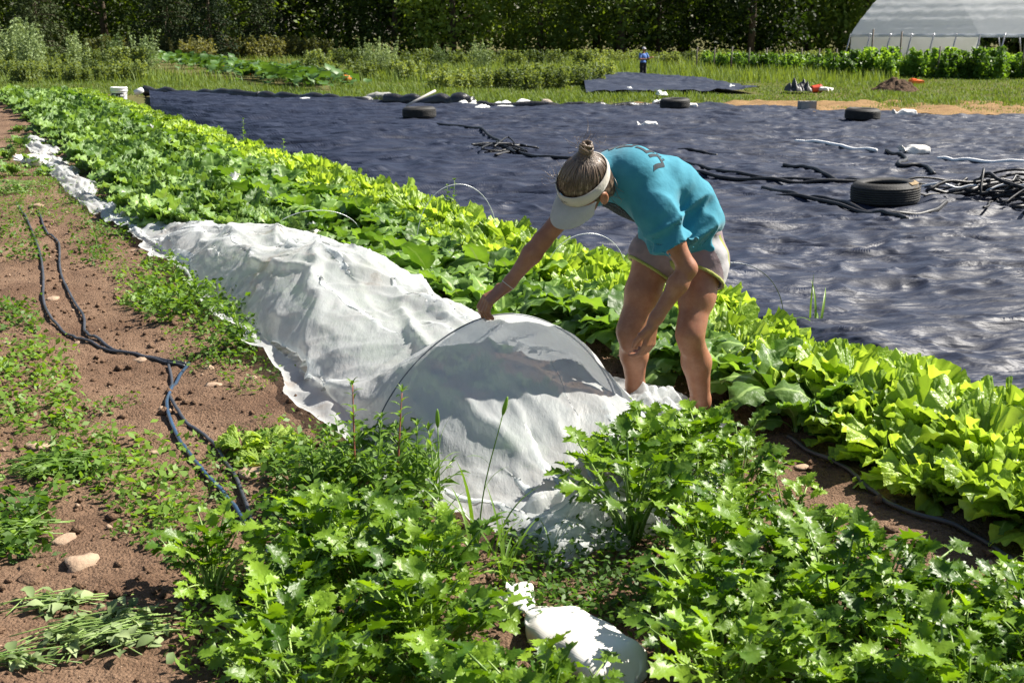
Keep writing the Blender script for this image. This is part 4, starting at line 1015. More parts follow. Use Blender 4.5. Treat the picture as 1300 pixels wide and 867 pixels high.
def grass_points(n, y0, y1, th0, th1, dens=None):
    y = y0*(y1/y0)**rg.random(n); th = th0+(th1-th0)*rg.random(n); R = y/np.cos(th)
    x, yy = R*np.sin(th), R*np.cos(th)
    ok = R > far_y(x, yy)*1.012
    v = x*ND[0]+yy*ND[1]; u = x*RD[0]+yy*RD[1]; ok |= (v < V0+.2) & (u > 37.5)
    ok &= ~((v > V0) & (R < far_y(x, yy)*1.012))
    ok &= ~((x > 4) & (R < far_y(x, yy)*1.10) & (rg.random(n) < .85))          # thin on the straw
    # none on the small tarp
    a, b = G(738, 95), G(965, 118); px = CX+F*x/(yy*cp_+CAM_H*sp_)
    py = CY-F*((-CAM_H*cp_)+yy*sp_)/(yy*cp_+CAM_H*sp_)
    ok &= ~((px > 742) & (px < 860+ (py-100)*6) & (py > 95) & (py < 119))
    ok &= ~((px > 190) & (px < 420) & (py > 60+(px-190)*.16) & (py < 88+(px-190)*.13))
    return np.stack([x[ok], yy[ok], np.full(ok.sum(), -.06)], -1)
P = grass_points(260000, 27, 75, -.62, .62)
patch = fbm(P[:, 0]*.25, P[:, 1]*.25, 0, 3)
link('grass', blades(P, .10*(1+.8*np.clip(patch, -.6, 1)), .022, .9, rg, M_GRASS, 'grass')); tag(bpy.data.objects['grass'], 'short mown grass between the black tarp and the trees', 'grass', kind='stuff')
P = grass_points(60000, 46, 110, -.62, .62); patch = fbm(P[:, 0]*.1, P[:, 1]*.1, 3, 3); P = P[patch > -.05]
link('meadow', blades(P, .36, .035, .6, rg, M_GRASS, 'meadow')); tag(bpy.data.objects['meadow'], 'taller unmown meadow grass in front of the tree line', 'grass', kind='stuff')

def leaf_cloud(C, n_per, spread, size, r, up=.3):
    """leaf-shaped faces spread round clump centres C"""
    n = len(C)*n_per; c = np.repeat(C, n_per, 0) + r.normal(0, 1, (n, 3))*np.repeat(np.asarray(spread).reshape(-1, 1)*np.ones((len(C), 1)), n_per, 0)
    nr = r.normal(0, 1, (n, 3)); nr[:, 2] = np.abs(nr[:, 2])+up; nr /= np.linalg.norm(nr, axis=1)[:, None]
    a = np.cross(nr, r.normal(0, 1, (n, 3))); a /= np.linalg.norm(a, axis=1)[:, None]; b = np.cross(nr, a)
    s = (size*(.6+.8*r.random(n)))[:, None]
    V = np.stack([c-a*s, c+b*s*.55+nr*s*.12, c+a*s, c-b*s*.55+nr*s*.12], 1)
    return V.reshape(-1, 3), np.arange(n*4).reshape(-1, 4)
def deciduous(seed, h=13, rad=4.2):
    r = np.random.default_rng(seed); n = 150
    z = h*(.06+.92*r.random(n)**.9); rr = rad*np.sqrt(np.clip(1-((z/h-.45)/.62)**2, .05, 1))
    a = r.random(n)*6.28; q = rr*(.35+.65*r.random(n)**.5)
    C = np.stack([q*np.cos(a), q*np.sin(a), z], -1)
    V, Fc = leaf_cloud(C, 60, .55, .17, r)
    tm = MB(); tm.tube([(0, 0, -.2), (.1, 0, h*.3), (0, .15, h*.6), (.1, .1, h*.9)], [.28, .22, .13, .04], 8)
    for k in range(9):
        i = r.integers(n); c = C[i]; s = np.array([0, 0, min(c[2]*.6, h*.6)]); tm.tube(spline([s, s*.4+c*.6-np.array([0, 0, .2]), c], 5), [.09, .07, .05, .035, .02], 5)
    return mk_mesh('crown', V, Fc, M_TREE), tm.mesh('trunk', M_BARK)
def conifer(seed, h=12):
    r = np.random.default_rng(seed); C = []; tm = MB(); tm.tube([(0, 0, -.2), (0, 0, h*.5), (0, 0, h)], [.22, .14, .02], 7)
    for z in np.arange(.4, h, .38):
        L_ = (1-z/h)**.8*3.0+.3
        for k in range(7):
            a = r.random()*6.28; e = np.array([math.cos(a)*L_, math.sin(a)*L_, z-.22*L_+r.normal(0, .1)])
            if k < 3: tm.tube([(0, 0, z), e*np.array([.6, .6, 0])+np.array([0, 0, z-.05]), e], [.035, .02, .008], 4)
            for t in np.linspace(.25, 1, 5): C.append(np.array([0, 0, z])*(1-t)+e*t)
    V, Fc = leaf_cloud(np.array(C), 9, .20, .13, r, .1)
    return mk_mesh('crown', V, Fc, M_CONI), tm.mesh('trunk', M_BARK)
DEC = [deciduous(s, 12+s % 3, 4.0+.3*(s % 4)) for s in range(4)]; CON = [conifer(90+s, 11+2*s) for s in range(2)]
def tree(kind, x, y, s, rz, lab, grp):
    cr, tr = kind; t = tag(link('tree', None, None, (x, y, -.1), (0, 0, rz), s), lab, 'tree', grp)
    link('crown', cr, t); link('trunk', tr, t)
rt = np.random.default_rng(51)
for row, (y0, n, lab) in enumerate(((101, 21, 'leafy deciduous tree at the front edge of the dark wood'), (111, 17, 'leafy deciduous tree deep in the dark wood behind the front trees'), (124, 15, 'leafy deciduous tree at the back of the dark wood'))):
    for k in range(n):
        x = -62+126*(k+.5)/n+rt.normal(0, .8); y = y0+rt.normal(0, 1.5)
        if row == 0 and 20 < x: y += 6
        if row == 0 and -42 < x < -14 and k % 2: continue
        tree(DEC[rt.integers(4)], x, y, (.85+.4*rt.random())*(1+.15*row), rt.random()*6.28, lab, 'trees of the wood row %s' % ('in front', 'in the middle', 'at the back')[row])
for px, y, s, lab in ((50, 92, .85, 'dark conifer at the far left of the wood edge'), (215, 92, .9, 'brownish conifer left of the paler pointed conifer'), (268, 90, .75, 'pointed blue-green conifer standing out from the wood edge'), (330, 94, .7, 'small conifer to the right of the pointed one')):
    x = (px-CX)/F*(y*cp_+.5); tree(CON[int(px) % 2], x, y, s, px, lab, 'conifers at the wood edge')

# understorey mass closing the wood below the crowns
n = 1500; C = np.stack([rt.uniform(-66, 66, n), 103+rt.random(n)*24, rt.random(n)**1.2*7.5], -1)
V, Fc = leaf_cloud(C, 30, .7, .22, rt); o = link('undergrowth', mk_mesh('undergrowth', V, Fc, M_TREE)); tag(o, 'dark tangled undergrowth closing the foot of the wood', 'undergrowth', kind='stuff')

# tall weeds standing in clumps
def weed_clump(seed, h, w, mat, n=26, leaf=.07, per=26):
    r = np.random.default_rng(seed); C = []; tm = MB()
    for k in range(n):
        b = r.normal(0, w*.4, 2); t = h*(.55+.5*r.random()); ln = r.normal(0, .15, 2)
        tm.tube([(b[0], b[1], -.05), (b[0]+ln[0]*.5, b[1]+ln[1]*.5, t*.5), (b[0]+ln[0], b[1]+ln[1], t)], [.012, .01, .004], 3, False)
        for f in np.linspace(.12, 1.02, 9): C.append((b[0]+ln[0]*f, b[1]+ln[1]*f, t*f))
    C = np.array(C); sp = .11*(1.25-C[:, 2]/(h*1.15))
    V, Fc = leaf_cloud(C, per//3, np.maximum(sp, .02), leaf, r)
    return mk_mesh('foliage', V, Fc, mat), tm.mesh('stem', mat)
M_WEEDF = leafmat('far_weed_leaf', (.085, .13, .04), (.17, .215, .075), .32, .6, .2, None, 2, 0)
WC = [weed_clump(60+s, 1.0, 1.1, M_WEEDF) for s in range(3)]; WT = [weed_clump(70+s, 1.9, .8, M_WEED2, 18, .06) for s in range(2)]
BR = [weed_clump(76+s, 1.0, 1.2, leafmat('bramble_leaf', (.08, .10, .03), (.15, .15, .055), .25, .6, .2, None, 2, 0), 26, .07) for s in range(2)]
WB = [weed_clump(80+s, 1.05, .8, leafmat('vegetable_leaf', (.075, .165, .02), (.16, .27, .045), .38, .5, .35, None, 2, 0), 24, .08, 45) for s in range(3)]
def clump(pool, px, py, s, lab, grp, name='weed_clump', cat='weeds', sz=1.0):
    p = G(px, py); t = tag(link(name, None, None, (p[0], p[1], -.05), (0, 0, rt.random()*6.28), (s, s, s*sz)), lab, cat, grp)
    f, st = pool[rt.integers(len(pool))]; link('foliage', f, t)['kind'] = 'stuff'; link('stems', st, t)['kind'] = 'stuff'
for k, px in enumerate(np.linspace(395, 760, 15)):
    clump(WC, px+rt.normal(0, 6), 99+rt.normal(0, 4)+(6 if px > 560 else 0), .62+.25*rt.random(), 'bushy green weed clump in the belt beyond the middle of the tarp', 'weed clumps beyond the tarp')
for k, px in enumerate(np.linspace(400, 760, 14)):
    clump(WC, px+rt.normal(0, 6), 84+rt.normal(0, 2), .9, 'tall hazy green weed clump close before the dark wood', 'weeds before the wood')
for px, py, s in ((490, 90, .8), (610, 90, .8), (470, 88, .8), (560, 88, .65)): clump(WT, px, py, s, 'tall spiky pale weed rising above the weed belt', 'spiky weeds above the belt')
for px, py, s in ((700, 112, .75), (672, 113, .6), (735, 108, .6), (650, 110, .6)): clump(WC, px, py, s*1.0, 'dense low green bush left of the small tarp', 'low bushes left of the small tarp', 'low_bush', 'bush')
for k, px in enumerate(np.linspace(-60, 190, 16)):
    clump(WC if k % 3 else WT, px+rt.normal(0, 5), 88+rt.normal(0, 4), .85+.3*rt.random(), 'tall pale weed clump in the rank growth at upper left', 'rank weeds at upper left')
for k, px in enumerate(np.linspace(-40, 170, 16)):
    clump(WC, px+rt.normal(0, 5), 101+rt.normal(0, 3), .6+.2*rt.random(), 'lower grassy weed clump in front of the rank growth at upper left', 'lower weeds at upper left')
for px, py, s in ((16, 88, 1.25), (30, 86, 1.3), (40, 90, 1.1)): clump(WT, px, py, s, 'tallest feathery weed at the left edge of the field', 'feathery weeds at the left edge')
for k, px in enumerate(np.linspace(130, 400, 18)):
    clump(BR, px+rt.normal(0, 5), 73+rt.normal(0, 1.5), 1.5, 'brownish bramble clump at the foot of the conifers', 'brambles at the foot of the conifers')
for k, px in enumerate(np.linspace(770, 1060, 18)):
    clump(WC, px+rt.normal(0, 5), 80+rt.normal(0, 2), .75, 'weed clump in the strip round the distant person', 'weeds round the distant person')
# staked vegetable hedge before the high tunnel
for k, px in enumerate(np.linspace(1075, 1345, 22)):
    clump(WB, px+rt.normal(0, 3), 95+rt.normal(0, 1.5)+(px-1080)*.012, .72+.4*rt.random(), 'bushy staked tomato plant in the hedge before the high tunnel', 'staked tomato plants', 'tomato_plant', 'tomato plant')
for k, px in enumerate(np.linspace(905, 1070, 14)):
    clump(WB, px+rt.normal(0, 3), 86+rt.normal(0, 1)+(px-900)*.04, .75, 'low staked vegetable plant right of the distant person', 'low staked vegetables', 'vegetable_plant', 'vegetable')
M_STAKE = simple('stake', (.12, .10, .085), .8, .2, (.2, .17, .14), 5)
for px, py, h in [(x, 88+(x-880)*.03, 1.15) for x in range(884, 1062, 22)] + [(1104, 97, 2.0), (1140, 97, 1.9), (1190, 98, 1.3), (1246, 98, 1.3), (1296, 99, 1.5)]:
    p = G(px, py); mb = MB(); mb.tube([(0, 0, -.1), (0, 0, h*.5), (.02, 0, h)], .035, 6)
    tag(link('stake', mb.mesh('stake', M_STAKE), None, (p[0], p[1], -.05)), 'thin dark stake among the far vegetables', 'stake', 'stakes among the vegetables')
# pumpkin patch
M_PUMPL = leafmat('pumpkin_leaf', (.030, .085, .016), (.075, .145, .032), .22, .5, .4, None, 3, 0); M_PUMP = simple('pumpkin', (.75, .22, .015), .45, .4, (.65, .16, .01), 3)
PL = broad_leaf('pumpkin_leaf', M_PUMPL, .30, .34, 70, -25, .22, .02, 2, .15, .01, 6, 6, 5, .6, False)
PJ = []
for sdd in range(4):
    rq = np.random.default_rng(sdd); V = []; Fc = []; nn = 0
    co = np.empty(len(PL.vertices)*3, np.float32); PL.vertices.foreach_get('co', co); co = co.reshape(-1, 3)
    idx = np.empty(len(PL.loops), np.int32); PL.loops.foreach_get('vertex_index', idx); idx = idx.reshape(-1, 4)
    for k in range(34):
        M = np.array(Euler((rq.normal(0, .2), rq.normal(0, .2), rq.random()*6.28)).to_matrix()); V.append(co*(.7+.5*rq.random()) @ M.T + np.array([rq.normal(0, .5), rq.normal(0, .5), rq.random()*.2])); Fc.append(idx+nn); nn += len(co)
    PJ.append(mk_mesh('pumpkin_vine', np.concatenate(V), np.concatenate(Fc), M_PUMPL))
for px, py in [(x, 74+(x-205)*.17+d) for x in range(205, 402, 15) for d in (0, 6)]:
    p = G(px+rt.normal(0, 3), py+rt.normal(0, 1)); tag(link('pumpkin_vine', PJ[rt.integers(4)], None, (p[0], p[1], -.05), (0, 0, rt.random()*6.28), 1.25), 'leafy pumpkin vine in the patch at upper left', 'pumpkin vine', 'pumpkin vines in the patch')
for px, py, lab in ((316, 97, 'largest orange pumpkin at the front of the patch'), (342, 94, 'small orange pumpkin high among the vine leaves'), (350, 99, 'orange pumpkin at the right front of the vines'), (285, 92, 'half-hidden orange pumpkin at the left of the patch'), (440, 103, 'lone yellow pumpkin right of the patch by the bare streak')):
    p = G(px, py); mb = MB(); k = 24; prof = []
    V = [(rr_*(1+.07*abs(math.cos(5*a))-.03)*math.cos(a), rr_*(1+.07*abs(math.cos(5*a))-.03)*math.sin(a), zz_) for rr_, zz_ in ((.03, 0), (.13, .02), (.18, .09), (.19, .15), (.15, .23), (.08, .27), (.02, .25)) for a in np.linspace(0, 2*math.pi, k, endpoint=False)]
    mb.add(V, grid_faces(7, k, 0, True)); o = tag(link('pumpkin', None, None, (p[0], p[1], .05 if px < 400 else -.05), None, 1.0), lab, 'pumpkin', 'pumpkins')
    link('fruit', mb.mesh('fruit', M_PUMP), o); mb = MB(); mb.tube([(0, 0, .24), (.01, 0, .29), (.04, 0, .32)], [.025, .018, .015], 6); link('stalk', mb.mesh('stalk', M_BARK), o)

# ------------------------------------------------------------------ high tunnel
def poly_mat():
    m, n, out = new_mat('greenhouse_film'); b = N(n, 'ShaderNodeBsdfPrincipled', Roughness=.35); b.inputs['Base Color'].default_value = (.88, .89, .92, 1)
    t = N(n, 'ShaderNodeBsdfTranslucent', Color=(.85, .87, .9, 1)); tp = N(n, 'ShaderNodeBsdfTransparent'); m1 = N(n, 'ShaderNodeMixShader'); m1.inputs[0].default_value = .55; m2 = N(n, 'ShaderNodeMixShader'); m2.inputs[0].default_value = .06
    tc = N(n, 'ShaderNodeTexCoord'); nz = N(n, 'ShaderNodeTexNoise', Scale=.9, Detail=5); n.links.new(tc.outputs['Object'], nz.inputs['Vector']); bp = N(n, 'ShaderNodeBump', Strength=.6, Distance=.15); n.links.new(nz.outputs[0], bp.inputs['Height']); n.links.new(bp.outputs[0], b.inputs['Normal'])
    n.links.new(b.outputs[0], m1.inputs[1]); n.links.new(t.outputs[0], m1.inputs[2]); n.links.new(m1.outputs[0], m2.inputs[1]); n.links.new(tp.outputs[0], m2.inputs[2]); n.links.new(m2.outputs[0], out.inputs[0]); return m
M_FILM = poly_mat(); M_PIPE = simple('tunnel_pipe', (.35, .36, .38), .4, .5, metal=.7)
N0 = G(1078, 75)*np.array([1, 1, 0]); gv = np.array([.85, .53, 0]); av = np.array([.53, -.85, 0]); TW, TH, EV = 14.0, 6.2, 1.75
tun = empty('high_tunnel', tuple(N0), 'arched white plastic high tunnel greenhouse at upper right', 'greenhouse')
def arc(s):                                   # cross-section: s 0..1 across
    x = s*TW; zc = EV+(TH-EV)*(1-abs(2*s-1)**1.75); return x, zc
L = np.linspace(0, 34, 70); S_ = np.linspace(0, 1, 97); V = []
for l in L:
    sag = -.10*abs(math.sin(l/1.55*math.pi/1.0))
    for s in S_:
        x, z_ = arc(s); V.append(av*l+np.array([0, 0, .05*(abs((s*24) % 1-.5) < .12)])+gv*(x+(-.12 if s == 0 else .12 if s == 1 else 0))+np.array([0, 0, z_+(sag if 0 < s < 1 else -.22)+.03*vnoise(l*2, s*20)]))
link('roof_film', mk_mesh('roof_film', V, grid_faces(70, 97), M_FILM), tun)
mb = MB(); V = [gv*arc(s)[0]+np.array([0, 0, z_])+av*.05 for s in S_ for z_ in (.0, arc(s)[1]-.05)]; mb.add(V, grid_faces(97, 2)); link('end_wall', mb.mesh('end_wall', M_FILM), tun)
for l in np.arange(0, 34, 1.8):
    for s0 in (0, 1):
        mb = MB(); mb.tube([av*l+gv*(s0*TW-(.55 if s0 == 0 else -.55))+np.array([0, 0, -.1]), av*l+gv*(s0*TW)+np.array([0, 0, EV])], .05, 6); link('hoop_leg', mb.mesh('hoop_leg', M_PIPE), tun)
mb = MB(); mb.tube([av*0+np.array([0, 0, EV-.12]), av*34+np.array([0, 0, EV-.12])], .09, 8); link('rolled_side', mb.mesh('rolled_side', M_FILM), tun)
# ================================================================== THINGS ON THE TARP AND ROUND ABOUT
M_RUB = simple('tyre_rubber', (.018, .018, .018), .7, .35, (.035, .033, .030), 10, .004, 60); M_TAN = simple('tan_mark', (.33, .25, .15), .9, .1, (.2, .15, .09), 20)
def tyre_mesh(R=.345, Hh=.22):
    prof = [(R*.60, .0), (R*.78, -.012), (R*.92, .012)]
    for k in range(7):                         # tread ribs
        z0 = .030+k*(Hh-.06)/7; z1 = z0+(Hh-.06)/7
        prof += [(R*(.985 if 0 < k < 6 else .97), z0+.003), (R*(1.0 if 0 < k < 6 else .985), z0+.006), (R*(1.0 if 0 < k < 6 else .985), z1-.006), (R*(.985 if 0 < k < 6 else .97), z1-.003), (R*.955, z1)]
    prof += [(R*.92, Hh-.012), (R*.80, Hh+.012), (R*.66, Hh+.002), (R*.60, Hh-.010), (R*.60, Hh-.03), (R*.74, Hh*.72), (R*.86, Hh*.5), (R*.74, Hh*.28), (R*.60, .02), (R*.60, .0)]
    mb = MB(); mb.lathe(prof, 64); return mb.mesh('tyre', M_RUB)
TY = tyre_mesh()
for px, py, lab, streaky, s in ((1135, 277, 'nearest black tyre with tan streaks beside the heap of drip tape', True, 1.0), (531, 159, 'old tyre lying on the far tarp left of the woman', False, 1.02), (859, 148, 'tyre at the far middle edge of the tarp', False, 1.0), (1100, 162, 'tyre far back on the right of the tarp', False, 1.02)):
    p = G(px, py-3, .03); z0 = float(tarp_h(p[0], p[1]))
    t = tag(link('tyre', None, None, (p[0], p[1]+.33, z0-.01), (.02, .02, px), s), lab, 'tyre', 'tyres holding down the tarp')
    link('casing', TY, t)
    if streaky:  # tan streaks down the right front tread, tan band on the upper sidewall
        mb = MB(); rm = np.random.default_rng(3)
        for k in range(26):
            a = -.95+rm.random()*1.0-px; zt = .222-rm.random()*.03; dn = .02+.06*rm.random()*rm.random()
            V = []
            for i_, zz_ in enumerate((zt+.006, zt-dn*.5, zt-dn)):
                for da in (-.012, .012): V.append((.3475*math.cos(a+da*(1-.4*i_)), .3475*math.sin(a+da*(1-.4*i_)), zz_))
            mb.add(V, grid_faces(3, 2))
        for k in range(14):
            a0 = -.95+k*.075-px; V = [((R_)*math.cos(a_), (R_)*math.sin(a_), zz_) for a_ in (a0, a0+.08) for R_, zz_ in ((.322, .216), (.30, .229), (.276, .2345))]; mb.add(V, grid_faces(2, 3))
        link('tan_streaks', mb.mesh('tan_streaks', M_TAN), t)

# sandbags of white woven plastic
def bag_mat():
    m, n, out = new_mat('woven_bag'); tc = N(n, 'ShaderNodeTexCoord'); wv = N(n, 'ShaderNodeTexWave', Scale=60, Distortion=1.0); wv2 = N(n, 'ShaderNodeTexNoise', Scale=6, Detail=5)
    n.links.new(tc.outputs['Object'], wv.inputs['Vector']); n.links.new(tc.outputs['Object'], wv2.inputs['Vector'])
    r = ramp(n, [(.3, (.62, .57, .50)), (.6, (.80, .78, .74))]); n.links.new(wv2.outputs[0], r.inputs[0]); b = N(n, 'ShaderNodeBsdfPrincipled', Roughness=.55); n.links.new(r.outputs[0], b.inputs['Base Color'])
    bp = N(n, 'ShaderNodeBump', Strength=.15, Distance=.0008); n.links.new(wv.outputs[1], bp.inputs['Height']); n.links.new(bp.outputs[0], b.inputs['Normal']); n.links.new(b.outputs[0], out.inputs[0]); return m
M_BAG = bag_mat()
def bag_meshes(L, W, Hh, seed):
    """sack lying along +Y with its tied neck at the +Y end"""
    r = np.random.default_rng(seed); n, k = 26, 28; V = []
    for i in range(n):
        t = i/(n-1); wd = W*.5*min(1, (t*9)**.5)*(1 if t < .72 else max(.16, 1-((t-.72)/.28)**1.5*.86)); hh = Hh*min(1, (t*7)**.5)*(1 if t < .7 else max(.22, 1-((t-.7)/.3)**1.6*.75))
        for q in range(k):
            a = 2*math.pi*q/k; cr = 1+.05*math.sin(a*9+seed)*max(0, t-.5)*2.2
            x = wd*math.copysign(abs(math.cos(a))**.8, math.cos(a))*cr; z = hh*.5*(1+math.copysign(abs(math.sin(a))**.75, math.sin(a)))
            x += .012*vnoise(t*5, q*.4, seed); z += .010*vnoise(t*6, q*.45, seed+4)*(z > .02)
            V.append((x, -L*.5+t*L*.82, z+ (.035*(t-.85)/.15 if t > .85 else 0)))
    mb = MB(); mb.add(V, grid_faces(n, k, 0, True)); mb.F.append(list(range(k))); b = mb.mesh('sack', M_BAG)
    mb = MB(); V = []; n2 = 9                                      # ruffled tuft beyond the tie
    z0 = Hh*.16+.035
    for i in range(n2):
        t = i/(n2-1); rr_ = W*.07+W*.22*t**.8
        for q in range(k):
            a = 2*math.pi*q/k; cr = 1+.30*t*math.sin(a*7+seed)+.15*t*math.sin(a*11)
            V.append((rr_*math.cos(a)*cr, L*.31+t*L*.17+.01*math.sin(a*5)*t, z0+rr_*.55*math.sin(a)*cr+.03*t))
    mb.add(V, grid_faces(n2, k, 0, True)); return b, mb.mesh('tied_neck', M_BAG)
BG = [bag_meshes(.55, .24, .13, 1), bag_meshes(.42, .22, .12, 2)]
def bag(p, rz, s, lab, kind=0, z=None, sc=None):
    t = tag(link('sandbag', None, None, (p[0], p[1], p[2] if z is None else z), (0, 0, rz), sc or s), lab, 'sandbag', 'white sandbags'); link('sack', BG[kind][0], t); link('tied_neck', BG[kind][1], t)
q = G(712, 848); bag((q[0]+.02, q[1]+.02, .05), .62, .95, 'white woven sandbag with tied neck between the celery in the foreground', 0, None, (.92, 1.05, .8))
for px, py, lab, rz, s in ((1160, 199, 'white sandbag beside the white tape behind the nearest tyre', 1.9, 1.15), (822, 162, 'white sandbag alone on the tarp above the woman', 1.5, 1.0), (1148, 148, 'white sandbag at the far right edge of the tarp', 1.7, 1.3), (875, 140, 'white sandbag just behind the far middle tyre', 1.5, 1.0)):
    p = G(px, py, .05); bag((p[0], p[1], float(tarp_h(p[0], p[1]))-.02), rz, s, lab, 1)
for u, v, z, rz, lab, s in ((17.5, 1.18, .03, 1.2, 'white sandbag at the left edge of the bed near the strip of cover', 1.3),):
    bag(UV(u, v, z), rz, s, lab, 1)
for px, py, Y, s, lab in ((190, 168, 19.5, .8, 'white tied bag far back among the leafy greens'), (297, 232, 13.0, .75, 'white tied bag standing among the mustard leaves'), (396, 292, 9.9, .55, 'grey-white bag tucked under the mustard leaves by the bare hoop')):
    p = A(px, py, Y); t = tag(link('sandbag', None, None, (p[0], p[1], p[2]-.06), (.75, .2, .5), (s*1.1, s*.9, s*1.2)), lab, 'sandbag', 'white sandbags'); link('sack', BG[1][0], t); link('tied_neck', BG[1][1], t)

# drip tape on the tarp
M_TAPE = simple('black_drip_tape', (.010, .010, .012), .5, .4, bump=.003, bscale=30); M_WTAPE = simple('white_drip_tape', (.75, .75, .74), .45, .5)
def on_tarp(px, py, dz=.02):
    p = G(px, py, .06); return np.array([p[0], p[1], float(tarp_h(p[0], p[1]))+dz])
def tape(pts, rad, mat, name, lab, grp=None, n=60, dz=.02, cat='drip tape'):
    P = spline([on_tarp(x, y, dz) for x, y in pts], n); hh_ = np.maximum(P[:, 2]*0, tarp_h(P[:, 0], P[:, 1])); hh_ = np.array([hh_[max(0, i_-2):i_+3].max() for i_ in range(len(hh_))]); P[:, 2] = np.convolve(np.pad(hh_, 2, 'edge'), np.ones(5)/5, 'valid')+rad*.4
    mb = MB(); mb.tube(P, rad, 7); return tag(link(name, mb.mesh(name, mat)), lab, cat, grp)
tape([(555, 160), (600, 167), (625, 178), (640, 192), (670, 205), (720, 210), (800, 214), (870, 222), (930, 231), (1010, 238), (1092, 240)], .024, M_TAPE, 'drip_tape', 'long black bundle of drip tape running behind the woman to the tyre', n=140)
tape([(870, 212), (905, 220), (960, 230), (1040, 236), (1100, 241)], .022, M_TAPE, 'drip_tape', 'second black drip tape joining the bundle right of the woman')
tape([(968, 243), (1010, 255), (1060, 263), (1110, 278), (1150, 291)], .024, M_TAPE, 'drip_tape', 'black drip tape slanting in front of the nearest tyre')
tape([(985, 257), (1030, 262), (1080, 272), (1130, 281), (1180, 277), (1200, 268)], .022, M_TAPE, 'drip_tape', 'thin black drip tape looping round the front of the nearest tyre')
tape([(995, 216), (1030, 224), (1060, 233), (1095, 238)], .025, M_TAPE, 'drip_tape', 'short black drip tape end lying behind the bundle right of the woman')
tape([(1125, 196), (1150, 205), (1140, 220), (1170, 222), (1185, 230)], .028, M_TAPE, 'drip_tape', 'bent black drip tape hanging from the white sandbag')
tape([(820, 196), (870, 200), (910, 204)], .022, M_TAPE, 'drip_tape', 'short black drip tape above the woman\'s back')
tape([(1010, 179), (1040, 183), (1075, 188), (1112, 196)], .028, M_WTAPE, 'white_tape', 'white drip tape running up to the white sandbag', dz=.03, n=40)
tape([(1190, 204), (1230, 207), (1310, 212)], .025, M_WTAPE, 'white_tape', 'white drip tape right of the white sandbag', dz=.03, n=40)
rp_ = np.random.default_rng(61)
hp = tag(link('drip_tape_heap', None, None, tuple(on_tarp(1235, 262, 0))), 'tangled heap of black drip tape right of the nearest tyre', 'drip tape'); hc = np.array(hp.location)
for k in range(62):
    a = rp_.normal(0, .55)+(1.57 if rp_.random() < .12 else 0); c = hc+np.array([rp_.normal(.55, .45), rp_.normal(.15, .40), 0]); L_ = .45+.75*rp_.random(); d = np.array([math.cos(a), math.sin(a)*.9, 0]); pts = []
    zb = .03+.24*rp_.random()*math.exp(-((c[0]-hc[0]-.3)/.9)**2)
    for t_ in np.linspace(-1, 1, 5): p = c+d*L_*t_*.6+np.array([rp_.normal(0, .04), rp_.normal(0, .04), 0]); pts.append([p[0], p[1], float(tarp_h(p[0], p[1]))+zb*(1-.6*t_*t_)+rp_.normal(0, .03)])
    P = spline(pts, 14); P[:, 2] = np.maximum(P[:, 2], tarp_h(P[:, 0], P[:, 1])+.012); mb = MB(); mb.tube(P-hc, .011+.010*rp_.random(), 6); link('tape_length', mb.mesh('tape_length', M_TAPE if k % 16 else M_WTAPE), hp)
hp = tag(link('drip_tape_tangle', None, None, tuple(on_tarp(645, 196, 0))), 'small tangle of black drip tape on the tarp above the woman\'s cap', 'drip tape'); hc = np.array(hp.location)
for k in range(12):
    pts = [hc+np.array([rp_.normal(0, .22), rp_.normal(0, .5), .06+.12*rp_.random()]) for _ in range(4)]
    for p in pts: p[2] = float(tarp_h(p[0], p[1]))+.02+.06*rp_.random()
    mb = MB(); mb.tube(spline(pts, 16)-hc, .014, 6); link('tape_length', mb.mesh('tape_length', M_TAPE), hp)

# far edge of the tarp: rolled plastic, white sheets, stones, block, debris
M_ROLL = simple('rolled_plastic', (.012, .012, .014), .35, .6, (.03, .028, .03), 3, .03, 8); M_WSHEET = simple('white_sheet', (.72, .74, .70), .6, .3, (.8, .8, .76), 3); M_STONE = simple('stone', (.42, .36, .30), .9, .2, (.25, .21, .17), 6, .02, 20); M_CONC = simple('concrete', (.30, .30, .29), .9, .2, (.22, .22, .21), 8, .01, 40)
def edge_roll(x0, x1, rad, lab, seed):
    xs = np.linspace(x0, x1, 50); P = []
    for x in xs:
        i = np.interp(x, [p[0] for p in far_px], [p[1] for p in far_px]); p = G(x, i-.2); P.append((p[0], p[1], rad*.6))
    P = np.array(P); rr_ = rad*(.7+.6*np.abs(vnoise(xs*.05, seed))); P[:, 2] += .05*vnoise(xs*.08, seed+2)
    mb = MB(); mb.tube(P, rr_, 9); return tag(link('rolled_edge', mb.mesh('rolled_edge', M_ROLL)), lab, 'rolled plastic')
edge_roll(185, 330, .16, 'rolled black plastic along the far left edge of the tarp', 1); edge_roll(325, 470, .13, 'rolled black plastic left of the grey stones', 2); edge_roll(490, 600, .2, 'lumpy rolled black plastic behind the left tyre', 3); edge_roll(600, 860, .10, 'thin rolled edge of the tarp behind the white sheets', 4)
def rock(p, rad, seed, lab, mat=None, grp=None, name='stone'):
    r = np.random.default_rng(seed); n, k = 9, 12; V = []
    ax = rad*(.75+.5*r.random(3)); ax[2] = rad*(.32+.25*r.random()); ph = r.random(3)*9
    for i in range(n):
        e = -math.pi/2+math.pi*i/(n-1)
        for q in range(k):
            a = 2*math.pi*q/k; d = np.array([math.cos(e)*math.cos(a), math.cos(e)*math.sin(a), math.sin(e)]); f = 1+.42*float(vnoise(*(d*1.5+ph)))+.20*float(vnoise(*(d*3.5+ph)))
            d = np.sign(d)*np.abs(d)**.8; V.append(d*ax*f)
    return tag(link(name, mk_mesh('stone', V, grid_faces(n, k, 0, True), mat or M_STONE), None, tuple(p), (0, 0, r.random()*6.28)), lab, 'stone', grp)
